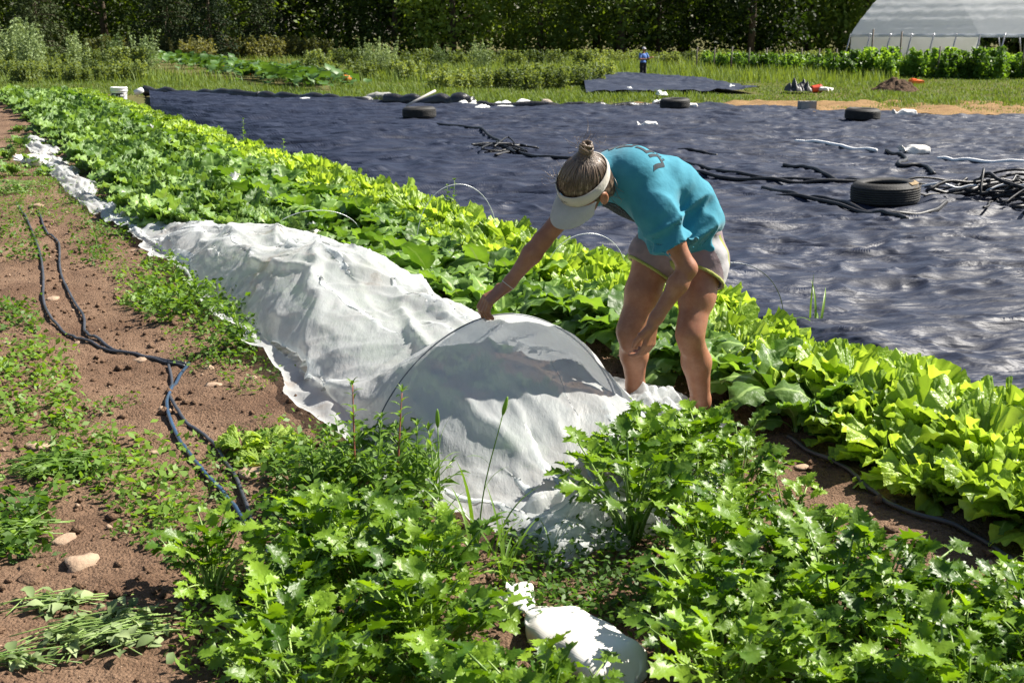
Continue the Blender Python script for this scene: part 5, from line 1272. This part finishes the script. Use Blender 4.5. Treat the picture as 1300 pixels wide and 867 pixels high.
for px, py, rd_, sd, lab in ((480, 130, .30, 1, 'large pale grey stone on the far tarp edge'), (464, 132, .20, 2, 'smaller grey stone left of the large pale one'), (694, 136, .16, 3, 'brownish stone at the far edge behind the white sheet')):
    p = G(px, py); rock((p[0], p[1], .12), rd_, sd, lab, M_CONC if sd < 3 else M_STONE, 'stones at the tarp edge')
def sheet_lump(px, py, wpx, hgt, lab, mat=M_WSHEET, name='white_sheet', cat='sheet', grp='white sheets at the tarp edge'):
    p = G(px, py); sc = 1500/(p[1]+.4); L_ = wpx/sc*.5; n = 22; t = np.linspace(-1, 1, n); X, Y = np.meshgrid(t, t, indexing='ij'); q = np.clip(1-X**2, 0, 1)*np.clip(1-Y**2, 0, 1)
    Z = hgt*q**.6*(.7+.6*vnoise(X*3+px, Y*2, px))+.02; return tag(link(name, mk_mesh(name, np.stack([X*L_*(1-.2*Y*Y), Y*.45, Z], -1).reshape(-1, 3), grid_faces(n, n), mat), None, (p[0], p[1], .02)), lab, cat, grp)
for px, py, wpx, h_, lab in ((400, 131, 66, .10, 'white sheet on the far tarp edge left of the stones'), (652, 137, 60, .16, 'longest white sheet on the far middle tarp edge'), (596, 137, 34, .18, 'white bundle left of the longest white sheet'), (612, 141, 24, .10, 'small white scrap in front of the white bundle'), (838, 136, 22, .14, 'white bag just left of the far middle tyre'), (756, 138, 18, .10, 'small white scrap right of the brownish stone'), (575, 133, 16, .14, 'small white scrap behind the left tyre'), (800, 118, 24, .15, 'white scrap at the near edge of the small tarp'), (840, 122, 14, .14, 'white scrap below the small tarp'), (930, 115, 16, .14, 'white scrap at the right end of the small tarp'), (702, 148, 10, .06, 'white chip lying on the tarp behind the woman')):
    sheet_lump(px, py, wpx, h_, lab)
p = G(1024, 143); t = tag(link('concrete_block', None, None, (p[0], p[1], .0), (0, 0, .25)), 'grey hollow concrete block on the straw at the tarp edge', 'concrete block')
for nm, c, h_ in (('web', (-.17, 0, .13), (.025, .10, .13)), ('web', (0, 0, .13), (.022, .098, .128)), ('web', (.17, 0, .13), (.025, .10, .13)), ('face', (0, -.085, .13), (.145, .016, .127)), ('face', (0, .085, .13), (.145, .016, .127))):
    mb = MB(); mb.box(c, h_); link(nm, mb.mesh(nm, M_CONC, False), t)
mb = MB(); a, b = on_tarp(516, 140, .05), on_tarp(533, 128, .5); b = a+np.array([.65, .5, .32]); mb.tube([a, (a+b)/2, b], .03, 6); tag(link('wooden_stick', mb.mesh('wooden_stick', simple('grey_wood', (.45, .42, .38), .8))), 'pale stick propped on the rolled plastic behind the left tyre', 'stick')
# compost heap, crates and bags in the grass
M_COMP = simple('compost', (.05, .032, .022), .95, .1, (.13, .085, .055), 5, .08, 12); M_ORANGE = simple('orange_plastic', (.80, .16, .02), .45); M_REDP = simple('red_plastic', (.75, .07, .02), .4); M_WPL = simple('white_plastic', (.75, .75, .74), .45); M_DARKP = simple('dark_plastic', (.02, .02, .022), .5)
p = G(1140, 114); n = 44; t_ = np.linspace(-1, 1, n); X, Y = np.meshgrid(t_, t_, indexing='ij'); R_ = np.sqrt((X+.1)**2+Y**2)
Z = .50*np.clip(1-R_, 0, 1)**.8*(1+.25*fbm(X*4, Y*4, 3, 3))+.06*fbm(X*9, Y*9, 1, 2)-.08
tag(link('compost_heap', mk_mesh('compost_heap', np.stack([X*.85, Y*.8, Z], -1).reshape(-1, 3), grid_faces(n, n), M_COMP), None, (p[0], p[1], -.05)), 'dark brown heap of compost in the far grass', 'compost heap')
def bucket(p, s, lab, mat, rot=(0, 0, 0), label_mat=None, name='bucket'):
    t = tag(link(name, None, None, tuple(p), rot, s), lab, 'bucket'); mb = MB(); mb.lathe([(.0, .0), (.125, 0), (.130, .012), (.146, .29), (.150, .30), (.158, .302), (.158, .315), (.152, .318), (.152, .335), (.160, .337), (.160, .36), (.152, .372), (.140, .372), (.138, .36), (.12, .03), (0, .025)], 32); link('pail', mb.mesh('pail', mat), t)
    mb = MB(); mb.tube([(.16*math.cos(a), .03*math.sin(a)-.16*math.sin(a), .33-.17*math.sin(a)) for a in np.linspace(0, math.pi, 20)], .004, 6); link('handle', mb.mesh('handle', M_PIPE), t)
    if label_mat:
        mb = MB(); V = [((r0+.003)*math.cos(a), (r0+.003)*math.sin(a), z_) for z_, r0 in ((.05, .132), (.26, .1455)) for a in np.linspace(-2.6, -.9, 14)]; mb.add(V, grid_faces(2, 14)); lb = link('label', mb.mesh('label', label_mat), t)
        mb = MB()
        for a0, z_ in ((-2.3, .22), (-1.35, .22)):
            V = [((.1475)*math.cos(a), .1475*math.sin(a), z_+dz) for dz in (-.018, .018) for a in np.linspace(a0, a0+.4, 5)]; mb.add(V, grid_faces(2, 5))
        V = [(.149*math.cos(a), .149*math.sin(a), .09+.12*f+dz) for dz in (-.02, .02) for f, a in [(g_, -2.35+.85*g_) for g_ in np.linspace(0, 1, 8)]]; mb.add(V, grid_faces(2, 8)); link('label_stripe', mb.mesh('label_stripe', M_WPL), lb)
pb = A(152, 128, 31.0); bucket((pb[0], pb[1], pb[2]-.16), 1.35, 'white plastic bucket with dark label standing at the far end of the crops', M_WPL, (0, 0, .2), M_DARKP)
mb = MB(); mb.tube(np.array([A(172, 119, 33), A(181, 114, 33)]), [.09, .07], 8); o = tag(link('white_tube', mb.mesh('white_tube', M_WPL)), 'short white tube end right of the white bucket', 'tube')
p = G(1030, 116); bucket((p[0], p[1], .05), .9, 'red bucket on its side among bags in the grass', M_REDP, (1.5, 0, 1.9))
p = G(1043, 116); bag((p[0], p[1], 0), 1.2, 1.1, 'white sack right of the red bucket in the grass', 1); p = G(1053, 115); bag((p[0], p[1], 0), .3, .7, 'small white sack at the end of the bags in the grass', 1)
for px, wpx, lab in ((1007, 20, 'black plastic bundle left of the red bucket'), (1020, 16, 'dark crumpled bag against the red bucket')): sheet_lump(px, 117, wpx, .32, lab, M_DARKP, 'black_bundle', 'bundle', 'dark bundles in the grass')
p = G(1163, 106); mb = MB(); mb.box((0, 0, .06), (.24, .15, .06)); mb.box((-.11, .03, .14), (.08, .07, .022)); tag(link('orange_crate', mb.mesh('orange_crate', M_ORANGE, False), None, (p[0], p[1], 0), (.1, .05, .3)), 'small orange crate in the grass right of the compost heap', 'crate')

# ------------------------------------------------------------------ the distant person
fp = G(816, 97); FP = Field((-.5, -.5, -.02), (.75, .5, 1.85), .014)
def limb(F_, *a): F_.chain(*a)
for s_ in (-1, 1): FP.chain([(.09*s_, 0, .92), (.10*s_, -.02, .5), (.10*s_, .02, .08), (.10*s_, -.1, .05)], [.095, .07, .05, .045], .03)
FP.ell((0, 0, 1.0), (.17, .12, .12), None, .05); FP.ell((0, .0, 1.28), (.19, .125, .2), None, .06); FP.cone((0, 0, 1.4), (.01, -.01, 1.56), .06, .05, .03); FP.ell((.015, -.02, 1.665), (.078, .095, .115), None, .02); FP.ell((.03, -.115, 1.65), (.014, .02, .02), None, .01)
FP.chain([(.2, 0, 1.42), (.29, -.08, 1.2), (.47, -.16, 1.26)], [.055, .045, .035], .03); FP.chain([(-.2, 0, 1.42), (-.24, -.08, 1.16), (.0, -.26, 1.18)], [.055, .045, .035], .03)
for k in range(4): FP.cone((.47, -.16, 1.26), (.56, -.19+.018*k, 1.275-.012*k), .013, .010, .008)
FP.cone((.47, -.16, 1.26), (.52, -.15, 1.31), .013, .010, .008)
V, Fc = FP.surf(); man = tag(link('person', None, None, (fp[0], fp[1], -.25), (0, 0, .5), .82), 'distant person in blue shirt and dark trousers standing in the far field', 'person'); link('body', mk_mesh('body', V, Fc, M_SKIN), man)
S2 = Field((-.5, -.5, .8), (.6, .5, 1.6), .014); S2.ell((0, 0, 1.02), (.185, .135, .10), None, .05); S2.ell((0, .0, 1.28), (.205, .14, .2), None, .06); S2.chain([(.2, 0, 1.42), (.26, -.05, 1.27)], [.072, .066], .03); S2.chain([(-.2, 0, 1.42), (-.23, -.05, 1.26)], [.072, .066], .03)
V, Fc = S2.surf(); link('shirt', mk_mesh('shirt', V, Fc, cloth_mat('blue_shirt', (.07, .15, .42), (.10, .20, .5))), man)
S2 = Field((-.4, -.4, .0), (.4, .4, 1.1), .014)
for s_ in (-1, 1): S2.chain([(.09*s_, 0, .92), (.10*s_, -.02, .5), (.10*s_, .02, .14)], [.11, .09, .075], .03)
S2.ell((0, 0, .98), (.178, .128, .10), None, .05); V, Fc = S2.surf(); link('trousers', mk_mesh('trousers', V, Fc, cloth_mat('black_trousers', (.012, .012, .015), (.02, .02, .024))), man)
S2 = Field((-.25, -.35, 1.5), (.3, .25, 1.9), .010); S2.ell((.015, -.015, 1.70), (.088, .104, .09), None, .01); S2.ell((.025, -.12, 1.69), (.07, .07, .012), None, .01); d = np.maximum(S2.a, -S2.plane((0, 0, 1.675), (0, 0, 1))); V, Fc = S2.surf(d); link('cap', mk_mesh('cap', V, Fc, cloth_mat('grey_cap', (.45, .42, .45), (.55, .52, .55))), man)
# ================================================================== THE PATH: hoses, stones, weeds
def sz(p): return float(soil_z(*uv_of(p)))
M_HOSE = simple('blue_black_hose', (.02, .035, .06), .22, .7, (.04, .085, .16), 3); M_TAPE2 = simple('dusty_drip_tape', (.025, .028, .035), .42, .5, (.07, .07, .08), 5)
def hose(pts, rad, mat, lab, n=160, flat=1.0, grp=None):
    P = []
    for x, y in pts: p = G(x, y, .03); P.append([p[0], p[1], 0])
    P = spline(P, n); uu = P@RD; vv = P@ND; P[:, 2] = soil_z(uu, vv)+rad*.9+.008+.006*vnoise(uu*3, vv*3)
    mb = MB(); mb.tube(P, rad, 8); return tag(link('drip_hose', mb.mesh('drip_hose', mat)), lab, 'hose', grp)
hose([(20, 254), (38, 285), (50, 318), (55, 350), (55, 378), (66, 402), (92, 424), (130, 440), (175, 450), (212, 457), (236, 462)], .009, M_TAPE2, 'longer dark drip hose coming down the left side of the path', grp=None)
hose([(48, 266), (58, 290), (74, 306), (76, 338), (84, 362), (94, 380), (106, 400), (108, 418), (125, 432), (150, 444), (200, 456), (234, 464)], .009, M_TAPE2, 'wavy flat drip tape lying right of the longer hose', 180)
hose([(240, 462), (228, 474), (217, 492), (212, 516), (222, 548), (244, 582), (275, 618), (305, 655), (330, 690), (352, 725), (372, 775), (392, 860)], .0095, M_HOSE, 'shiny blue-black hose curving down the path into the celery', 180)
hose([(214, 462), (218, 480), (215, 498), (224, 520), (238, 538), (258, 552), (276, 570), (290, 592), (303, 618), (316, 652), (322, 668)], .0085, M_TAPE2, 'flat dark drip tape beside the shiny hose', 140)
hose([(345, 655), (362, 672), (378, 700), (398, 760), (410, 800)], .009, M_TAPE2, 'short dark drip tape between the left celery clumps', 60)
hose([(1000, 562), (1035, 582), (1075, 602), (1100, 622), (1135, 645), (1180, 662), (1222, 675), (1262, 700), (1310, 740)], .010, M_TAPE2, 'black drip hose on the bare soil right of the celery', 120)
M_PALE = simple('path_stone', (.40, .29, .20), .85, .25, (.24, .16, .11), 9, .006, 60)
for i, (px, py, rpx, lab) in enumerate(((273, 495, 12, 'pale angular stone right of the hose bend'), (266, 474, 7, 'smooth tan pebble above the pale angular stone'), (322, 490, 6, 'small stone at the edge of the white cover'), (200, 578, 10, 'pale stone left of the shiny hose'), (320, 612, 18, 'broad tan stone beside the hose above the left celery'), (104, 716, 20, 'long flat pale stone on the lower left path'), (82, 687, 15, 'flat stone just above the long pale one'), (38, 740, 17, 'lumpy brown clod at the left edge of the path'), (48, 563, 14, 'flat stone at the left edge above the wilted weeds'), (68, 381, 8, 'pale stone beside the upper hose'), (178, 460, 9, 'buried stone under the joined hoses'), (100, 438, 7, 'small stone left of the hose junction'), (174, 325, 9, 'reddish stone near the far fold of the cover'), (186, 332, 6, 'small red stone beside the reddish one'), (45, 265, 9, 'pale flat stone between the far hoses'), (425, 693, 10, 'tan stone showing between left celery leaves'), (206, 525, 6, 'small pale stone touching the shiny hose'), (12, 440, 8, 'pale stone in the weeds at the left edge'), (97, 253, 6, 'dark red stone beside the strip of cover'), (1020, 600, 9, 'small round stone on the bare soil by the drip hose'))):
    p = G(px, py); r0 = rpx/1500*(p[1]*cp_+.45)
    rock((p[0], p[1], sz(p)-r0*.02), r0*.95, 100+i, lab, M_PALE if i != 7 else M_SOIL, 'stones on the path')
# clods and grit
rc_ = np.random.default_rng(71)
def bits(n, u0, u1, v0, v1, smin, smax, mat, name, lab, cat):
    u = u0+(u1-u0)*rc_.random(n)**1.2; v = v0+(v1-v0)*rc_.random(n); s = smin*(smax/smin)**(rc_.random(n)**2.2)
    B = np.array([(1, 0, 0), (-1, 0, 0), (0, 1, 0), (0, -1, 0), (0, 0, .8), (0, 0, -.8)], float); Fb = np.array([(0, 2, 4), (2, 1, 4), (1, 3, 4), (3, 0, 4), (2, 0, 5), (1, 2, 5), (3, 1, 5), (0, 3, 5)])
    V = B[None]*(s[:, None, None])*(.6+.8*rc_.random((n, 6, 1))); a = rc_.random(n)*6.28; c_, s_ = np.cos(a)[:, None], np.sin(a)[:, None]
    V = np.stack([V[..., 0]*c_-V[..., 1]*s_, V[..., 0]*s_+V[..., 1]*c_, V[..., 2]], -1)
    P = u[:, None]*RD+v[:, None]*ND; P[:, 2] = soil_z(u, v)+s*.25+.004; V = V+P[:, None]
    return tag(link(name, mk_mesh(name, V.reshape(-1, 3), (Fb[None]+6*np.arange(n)[:, None, None]).reshape(-1, 3), mat, True)), lab, cat, kind='stuff')
bits(14000, 1.5, 14, -2.6, 4.2, .004, .030, M_SOIL, 'soil_crumbs', 'loose brown soil crumbs strewn over the path and beds', 'soil')
bits(1500, 1.5, 13, -2.4, 3.6, .004, .016, M_PALE, 'grit', 'small pale grit scattered over the path', 'grit')
# low ground-covering weeds of the path
def cover_weeds():
    n = 20000; u = 2.2+20*rc_.random(n)**1.5; v = -2.6+4.3*rc_.random(n)
    d = fbm(u*.9, v*1.3, 4, 3); edge = np.exp(-((v-1.25)/.35)**2)*.55 + np.exp(-((v-.05)/.5)**2)*.12 + np.where(v < -.1, .5, 0)*np.clip((u-3.6)/2, 0, 1) + np.clip((u-9)/6, 0, 1)*.45 + .12*np.exp(-((v-.55)/.5)**2)*(u < 5)
    hosez = np.exp(-((v-.88)/.18)**2)*.5
    ok = d+edge-hosez > .42; u, v = u[ok], v[ok]; C = u[:, None]*RD+v[:, None]*ND; C[:, 2] = soil_z(u, v)+.012+.035*rc_.random(len(u))*np.clip(d[ok]+edge[ok]-.3, .1, 1)
    V, Fc = leaf_cloud(C, 5, .020, .013, rc_, .8); V[:, 2] = np.maximum(V[:, 2], soil_z(V@RD, V@ND)+.004); return mk_mesh('ground_weeds', V, Fc, M_WEED)
tag(link('ground_weeds', cover_weeds()), 'low green weeds creeping over the brown path', 'weeds', kind='stuff')
# leaf templates for single weeds
def small_leaf(L, W, seed, teeth=False):
    r = np.random.default_rng(seed); t = np.linspace(0, 1, 6); w = W*.5*np.sin(np.pi*np.clip(t, .02, .98)**.8); y, z, e = bend(t, 35, -25, L); V = []
    for i in range(6):
        for s in (-1, 0, 1): V.append((s*w[i]*(1+(.15*r.normal() if teeth else 0)), y[i], z[i]+abs(s)*w[i]*.35))
    return np.array(V), grid_faces(6, 3)[:, ::-1]
def tall_weed(p, h, nl, ll_, lw, lab, seed, mat=None, lean=(0, 0), red=False, grp='tall weeds before the cover', z=None):
    r = np.random.default_rng(seed); root = tag(link('tall_weed', None, None, (p[0], p[1], sz(p) if z is None else z), (0, 0, 0)), lab, 'weed', grp)
    P = spline([(0, 0, -.02), (lean[0]*.3, lean[1]*.3, h*.4), (lean[0], lean[1], h)], 10); mb = MB(); mb.tube(P, np.linspace(.006, .002, 10), 5); link('stem', mb.mesh('stem', M_REDSTEM if red else M_STEM), root)
    lv = mk_mesh('leaf', *small_leaf(ll_, lw, seed, True), mat or M_WEED); a = r.random()*6
    for k in range(nl):
        f = .12+.88*(k/nl); a += 2.4; i = int(f*9); s = (1.15-.75*f)*(.8+.4*r.random())
        link('leaf', lv, root, tuple(P[i]+(P[min(i+1, 9)]-P[i])*(f*9-i)), (r.normal(.15, .25), r.normal(0, .2), a), s)
        if k % 3 == 0 and f < .8:
            mb = MB(); d = np.array([-math.sin(a), math.cos(a), .9])*.10*(1.2-f); q0 = P[i]; mb.tube([q0, q0+d*.6, q0+d], .0018, 4); link('side_stem', mb.mesh('side_stem', M_STEM), root)
            for j in range(4): link('leaf', lv, root, tuple(q0+d*(.5+.17*j)), (r.normal(.2, .3), r.normal(0, .3), a+r.normal(0, 1.2)), s*.6)
    lt = lv
    for j in range(6): link('leaf', lt, root, tuple(P[-1]), (.5+r.normal(0, .2), 0, j*1.05), .35)
M_REDSTEM = simple('reddish_stem', (.32, .10, .07), .5)
W_ = 'slender leafy weed '
for i, (px, py, h, lab, red) in enumerate(((452, 640, .44, 'with reddish stem at the left of the white cover end', True), (505, 640, .40, 'rising before the shaded part of the cover', True), (478, 665, .36, 'between the two reddish-stemmed weeds', False), (530, 650, .30, 'just left of the seeding grass', False), (425, 650, .26, 'low at the left behind the celery', False), (555, 660, .30, 'bushy at the foot of the seeding grass', False), (400, 640, .20, 'short beside the tan stone', False))):
    tall_weed(G(px, py), h, 30, .115, .030, W_+lab, 200+i, M_WEED, (.03*math.sin(i), .02), red)
for i, (px, py, h, lab) in enumerate(((232, 415, .42, 'standing against the shaded side of the cover with broad leaves'), (308, 455, .26, 'with small leaves at the cover edge'), (255, 400, .22, 'in the patch left of the shaded cover'))):
    tall_weed(G(px, py), h, 18, .10, .055, ('broad-leaved weed ' if i != 1 else 'bushy pale weed ')+lab, 230+i, M_WEED, (-.04, 0), False, 'weeds along the cover edge')
for i, (px, py) in enumerate(((566, 262), (575, 262), (310, 165), (360, 185))):
    p = G(px, py+38); tall_weed(p, .42+.06*(i % 3), 14, .09, .06, 'thin weed poking up between the lettuces and the tarp', 260+i, M_CEL, (.02, 0), False, 'thin weeds along the tarp side of the lettuces')
# foxtail grass clumps
M_BLADE = leafmat('broad_grass_blade', (.09, .19, .02), (.17, .28, .04), .35, .4, .4, None, 20, 0)
def blade_mesh(L, w, e0, e1, seed):
    t = np.linspace(0, 1, 10); y, z, e = bend(t, e0, e1, L); ww = w*.5*np.clip(1-t**3, .03, 1)*np.clip(t*8+.4, 0, 1); V = []
    for i in range(10):
        for s in (-1, 0, 1): V.append((s*ww[i], y[i], z[i]+abs(s)*ww[i]*.4))
    return mk_mesh('blade', V, grid_faces(10, 3)[:, ::-1].copy(), M_BLADE)
BLD = [blade_mesh(.34, .014, 80, 10, 1), blade_mesh(.28, .016, 75, -50, 2), blade_mesh(.40, .013, 86, 45, 3), blade_mesh(.25, .012, 60, -30, 4)]
def foxtail(px, py, n, stems, lab, s=1.0, grp='foxtail grass'):
    p = G(px, py); r = np.random.default_rng(px); root = tag(link('grass_clump', None, None, (p[0], p[1], sz(p)), None, s), lab, 'grass', grp)
    for k in range(n): link('blade', BLD[r.integers(4)], root, (r.normal(0, .025), r.normal(0, .025), 0), (r.normal(0, .1), r.normal(0, .1), r.random()*6.28), .7+.5*r.random())
    for lx, ly, h in stems:
        P = spline([(0, 0, 0), (lx*.3, ly*.3, h*.5), (lx, ly, h)], 10); mb = MB(); mb.tube(P, np.linspace(.003, .0018, 10), 5); st = link('seed_stem', mb.mesh('seed_stem', M_BLADE), root)
        d = unit(P[-1]-P[-3]); mb = MB(); mb.tube([P[-1]+d*t_*.065 for t_ in np.linspace(0, 1, 8)], [.003, .006, .0075, .008, .0075, .0065, .005, .002], 7); link('seed_head', mb.mesh('seed_head', M_BLADE), st)
        for f in (.45, .7, .88): link('blade', BLD[r.integers(4)], root, tuple(P[int(f*9)]), (0, 0, r.random()*6.28), .45)
foxtail(560, 715, 12, [(-.005, .02, .44)], 'seeding grass clump left of the crumpled cover end')
foxtail(605, 735, 14, [(.09, .02, .52)], 'tallest seeding grass stalk before the white cover')
foxtail(645, 760, 10, [], 'low grass tuft at the near corner of the cover', .8); foxtail(700, 735, 6, [], 'thin grass tuft right of the near cover corner', .6)
foxtail(1035, 425, 6, [], 'grass tuft sticking up from the lettuces under the dark hoop', 1.0)
foxtail(840, 870, 5, [], 'few grass blades at the bottom right of the sandbag', .6); foxtail(118, 330, 6, [], 'grass blades lying across the upper hoses', .8)
# heaps of pulled, wilting weeds
def wilted(px, py, L, W, hgt, n, lab, seed, mat=M_WEED2):
    r = np.random.default_rng(seed); p = G(px, py); root = tag(link('wilted_weeds', None, None, (p[0], p[1], sz(p)), None), lab, 'weeds', 'heaps of pulled weeds')
    mb = MB()
    for k in range(n):
        a = r.normal(.35, .5); c = np.array([r.normal(0, L*.35), r.normal(0, W*.35), .012+hgt*r.random()]); d = np.array([math.cos(a), math.sin(a), 0])*(.10+.08*r.random()); mb.tube(spline([c-d, c+np.array([0, 0, .01]), c+d+np.array([0, 0, -.006])], 6), .0022, 4)
    link('stems', mb.mesh('stems', M_STEM), root)
    lv = [mk_mesh('leaf', *small_leaf(.05, .028, seed+q, True), mat) for q in range(3)]
    for k in range(int(n*4)):
        link('leaf', lv[k % 3], root, (r.normal(0, L*.42), r.normal(0, W*.42), .010+hgt*r.random()), (r.normal(-.3, .35), r.normal(0, .5), r.random()*6.28), .6+.8*r.random())
wilted(140, 815, .20, .13, .04, 46, 'heap of pulled pale wilting weeds at the bottom left', 1)
wilted(75, 600, .20, .12, .05, 44, 'heap of pulled dark green weeds at the left of the path', 2, M_WEED)
wilted(75, 772, .12, .05, .02, 12, 'few pulled wilting stalks above the pale heap', 3)
wilted(10, 690, .10, .12, .06, 34, 'clump of feathery weeds at the left edge', 4, M_CEL)
wilted(30, 850, .10, .05, .02, 8, 'stray wilting leaves at the bottom left corner', 5)
wilted(15, 245, .35, .4, .12, 50, 'pale pulled leaves beside the top of the hoses', 6, M_CABB)
# greens growing along the path
rk = np.random.default_rng(81)
for px, py, s_, kind in ((30, 190, 1.0, 'cabb'), (12, 205, 1.0, 'cabb'), (45, 215, .9, 'cabb'), (15, 225, 1.0, 'must'), (60, 225, .7, 'cabb'), (-20, 215, 1, 'cabb'), (25, 172, .8, 'cabb')):
    p = G(px, py); root = tag(link('leafy_weed', None, None, (p[0], p[1], sz(p)), (0, 0, rk.random()*6), s_), 'leafy green plant on the path at the far left', 'plant', 'leafy plants at the far left of the path'); place_leaves(root, CABB, 11, .06, .7, 1.1, rk, .2)
for px, py, s_, lab in ((312, 578, .62, 'small bright lettuce seedling beside the hose near the cover'), (345, 575, .6, 'second small lettuce beside the cover edge'), (375, 590, .55, 'small lettuce half hidden by the left celery'), (330, 600, .5, 'lowest small lettuce above the tan stone')):
    p = G(px, py); root = tag(link('small_lettuce', None, None, (p[0], p[1], sz(p)), (0, 0, rk.random()*6), s_), lab, 'lettuce', 'small lettuces beside the hose'); place_leaves(root, LETT_OUT, 12, .04, .6, 1, rk, .25)
# knee-high weed carpet round the celery and at the feet of the rows
def weedlets(n, region, hmax, size, lab, name, mat, per=7):
    px = region[0]+(region[1]-region[0])*rc_.random(n); py = region[2]+(region[3]-region[2])*rc_.random(n); C = []
    for x, y in zip(px, py): p = G(x, y); C.append((p[0], p[1], sz(p)+.01+hmax*rc_.random()))
    V, Fc = leaf_cloud(np.array(C), per, .028, size, rc_, .7); return tag(link(name, mk_mesh(name, V, Fc, mat)), lab, 'weeds', kind='stuff')
weedlets(420, (350, 540, 580, 740), .10, .020, 'mat of small green weeds behind the left celery', 'weed_mat', M_WEED)
weedlets(260, (240, 420, 720, 867), .06, .014, 'fine weeds under the left celery', 'weed_mat', M_WEED)
weedlets(420, (640, 860, 700, 830), .05, .012, 'fine weeds in the soil round the sandbag', 'weed_mat', M_WEED)
weedlets(300, (180, 330, 340, 420), .10, .022, 'weed patch left of the shaded cover', 'weed_mat', M_WEED)
weedlets(160, (255, 330, 400, 470), .06, .016, 'sparse weeds at the cover edge', 'weed_mat', M_WEED)
for reg, n in (((-20, 95, 440, 545), 150), ((-20, 50, 388, 425), 60), ((150, 245, 355, 400), 90), ((-10, 60, 290, 335), 60), ((60, 150, 560, 640), 50), ((150, 240, 560, 680), 60), ((-20, 60, 640, 720), 80), ((90, 160, 290, 340), 60)):
    weedlets(n, reg, .05, .020, 'low patch of green weeds on the brown path', 'weed_patch', M_WEED)
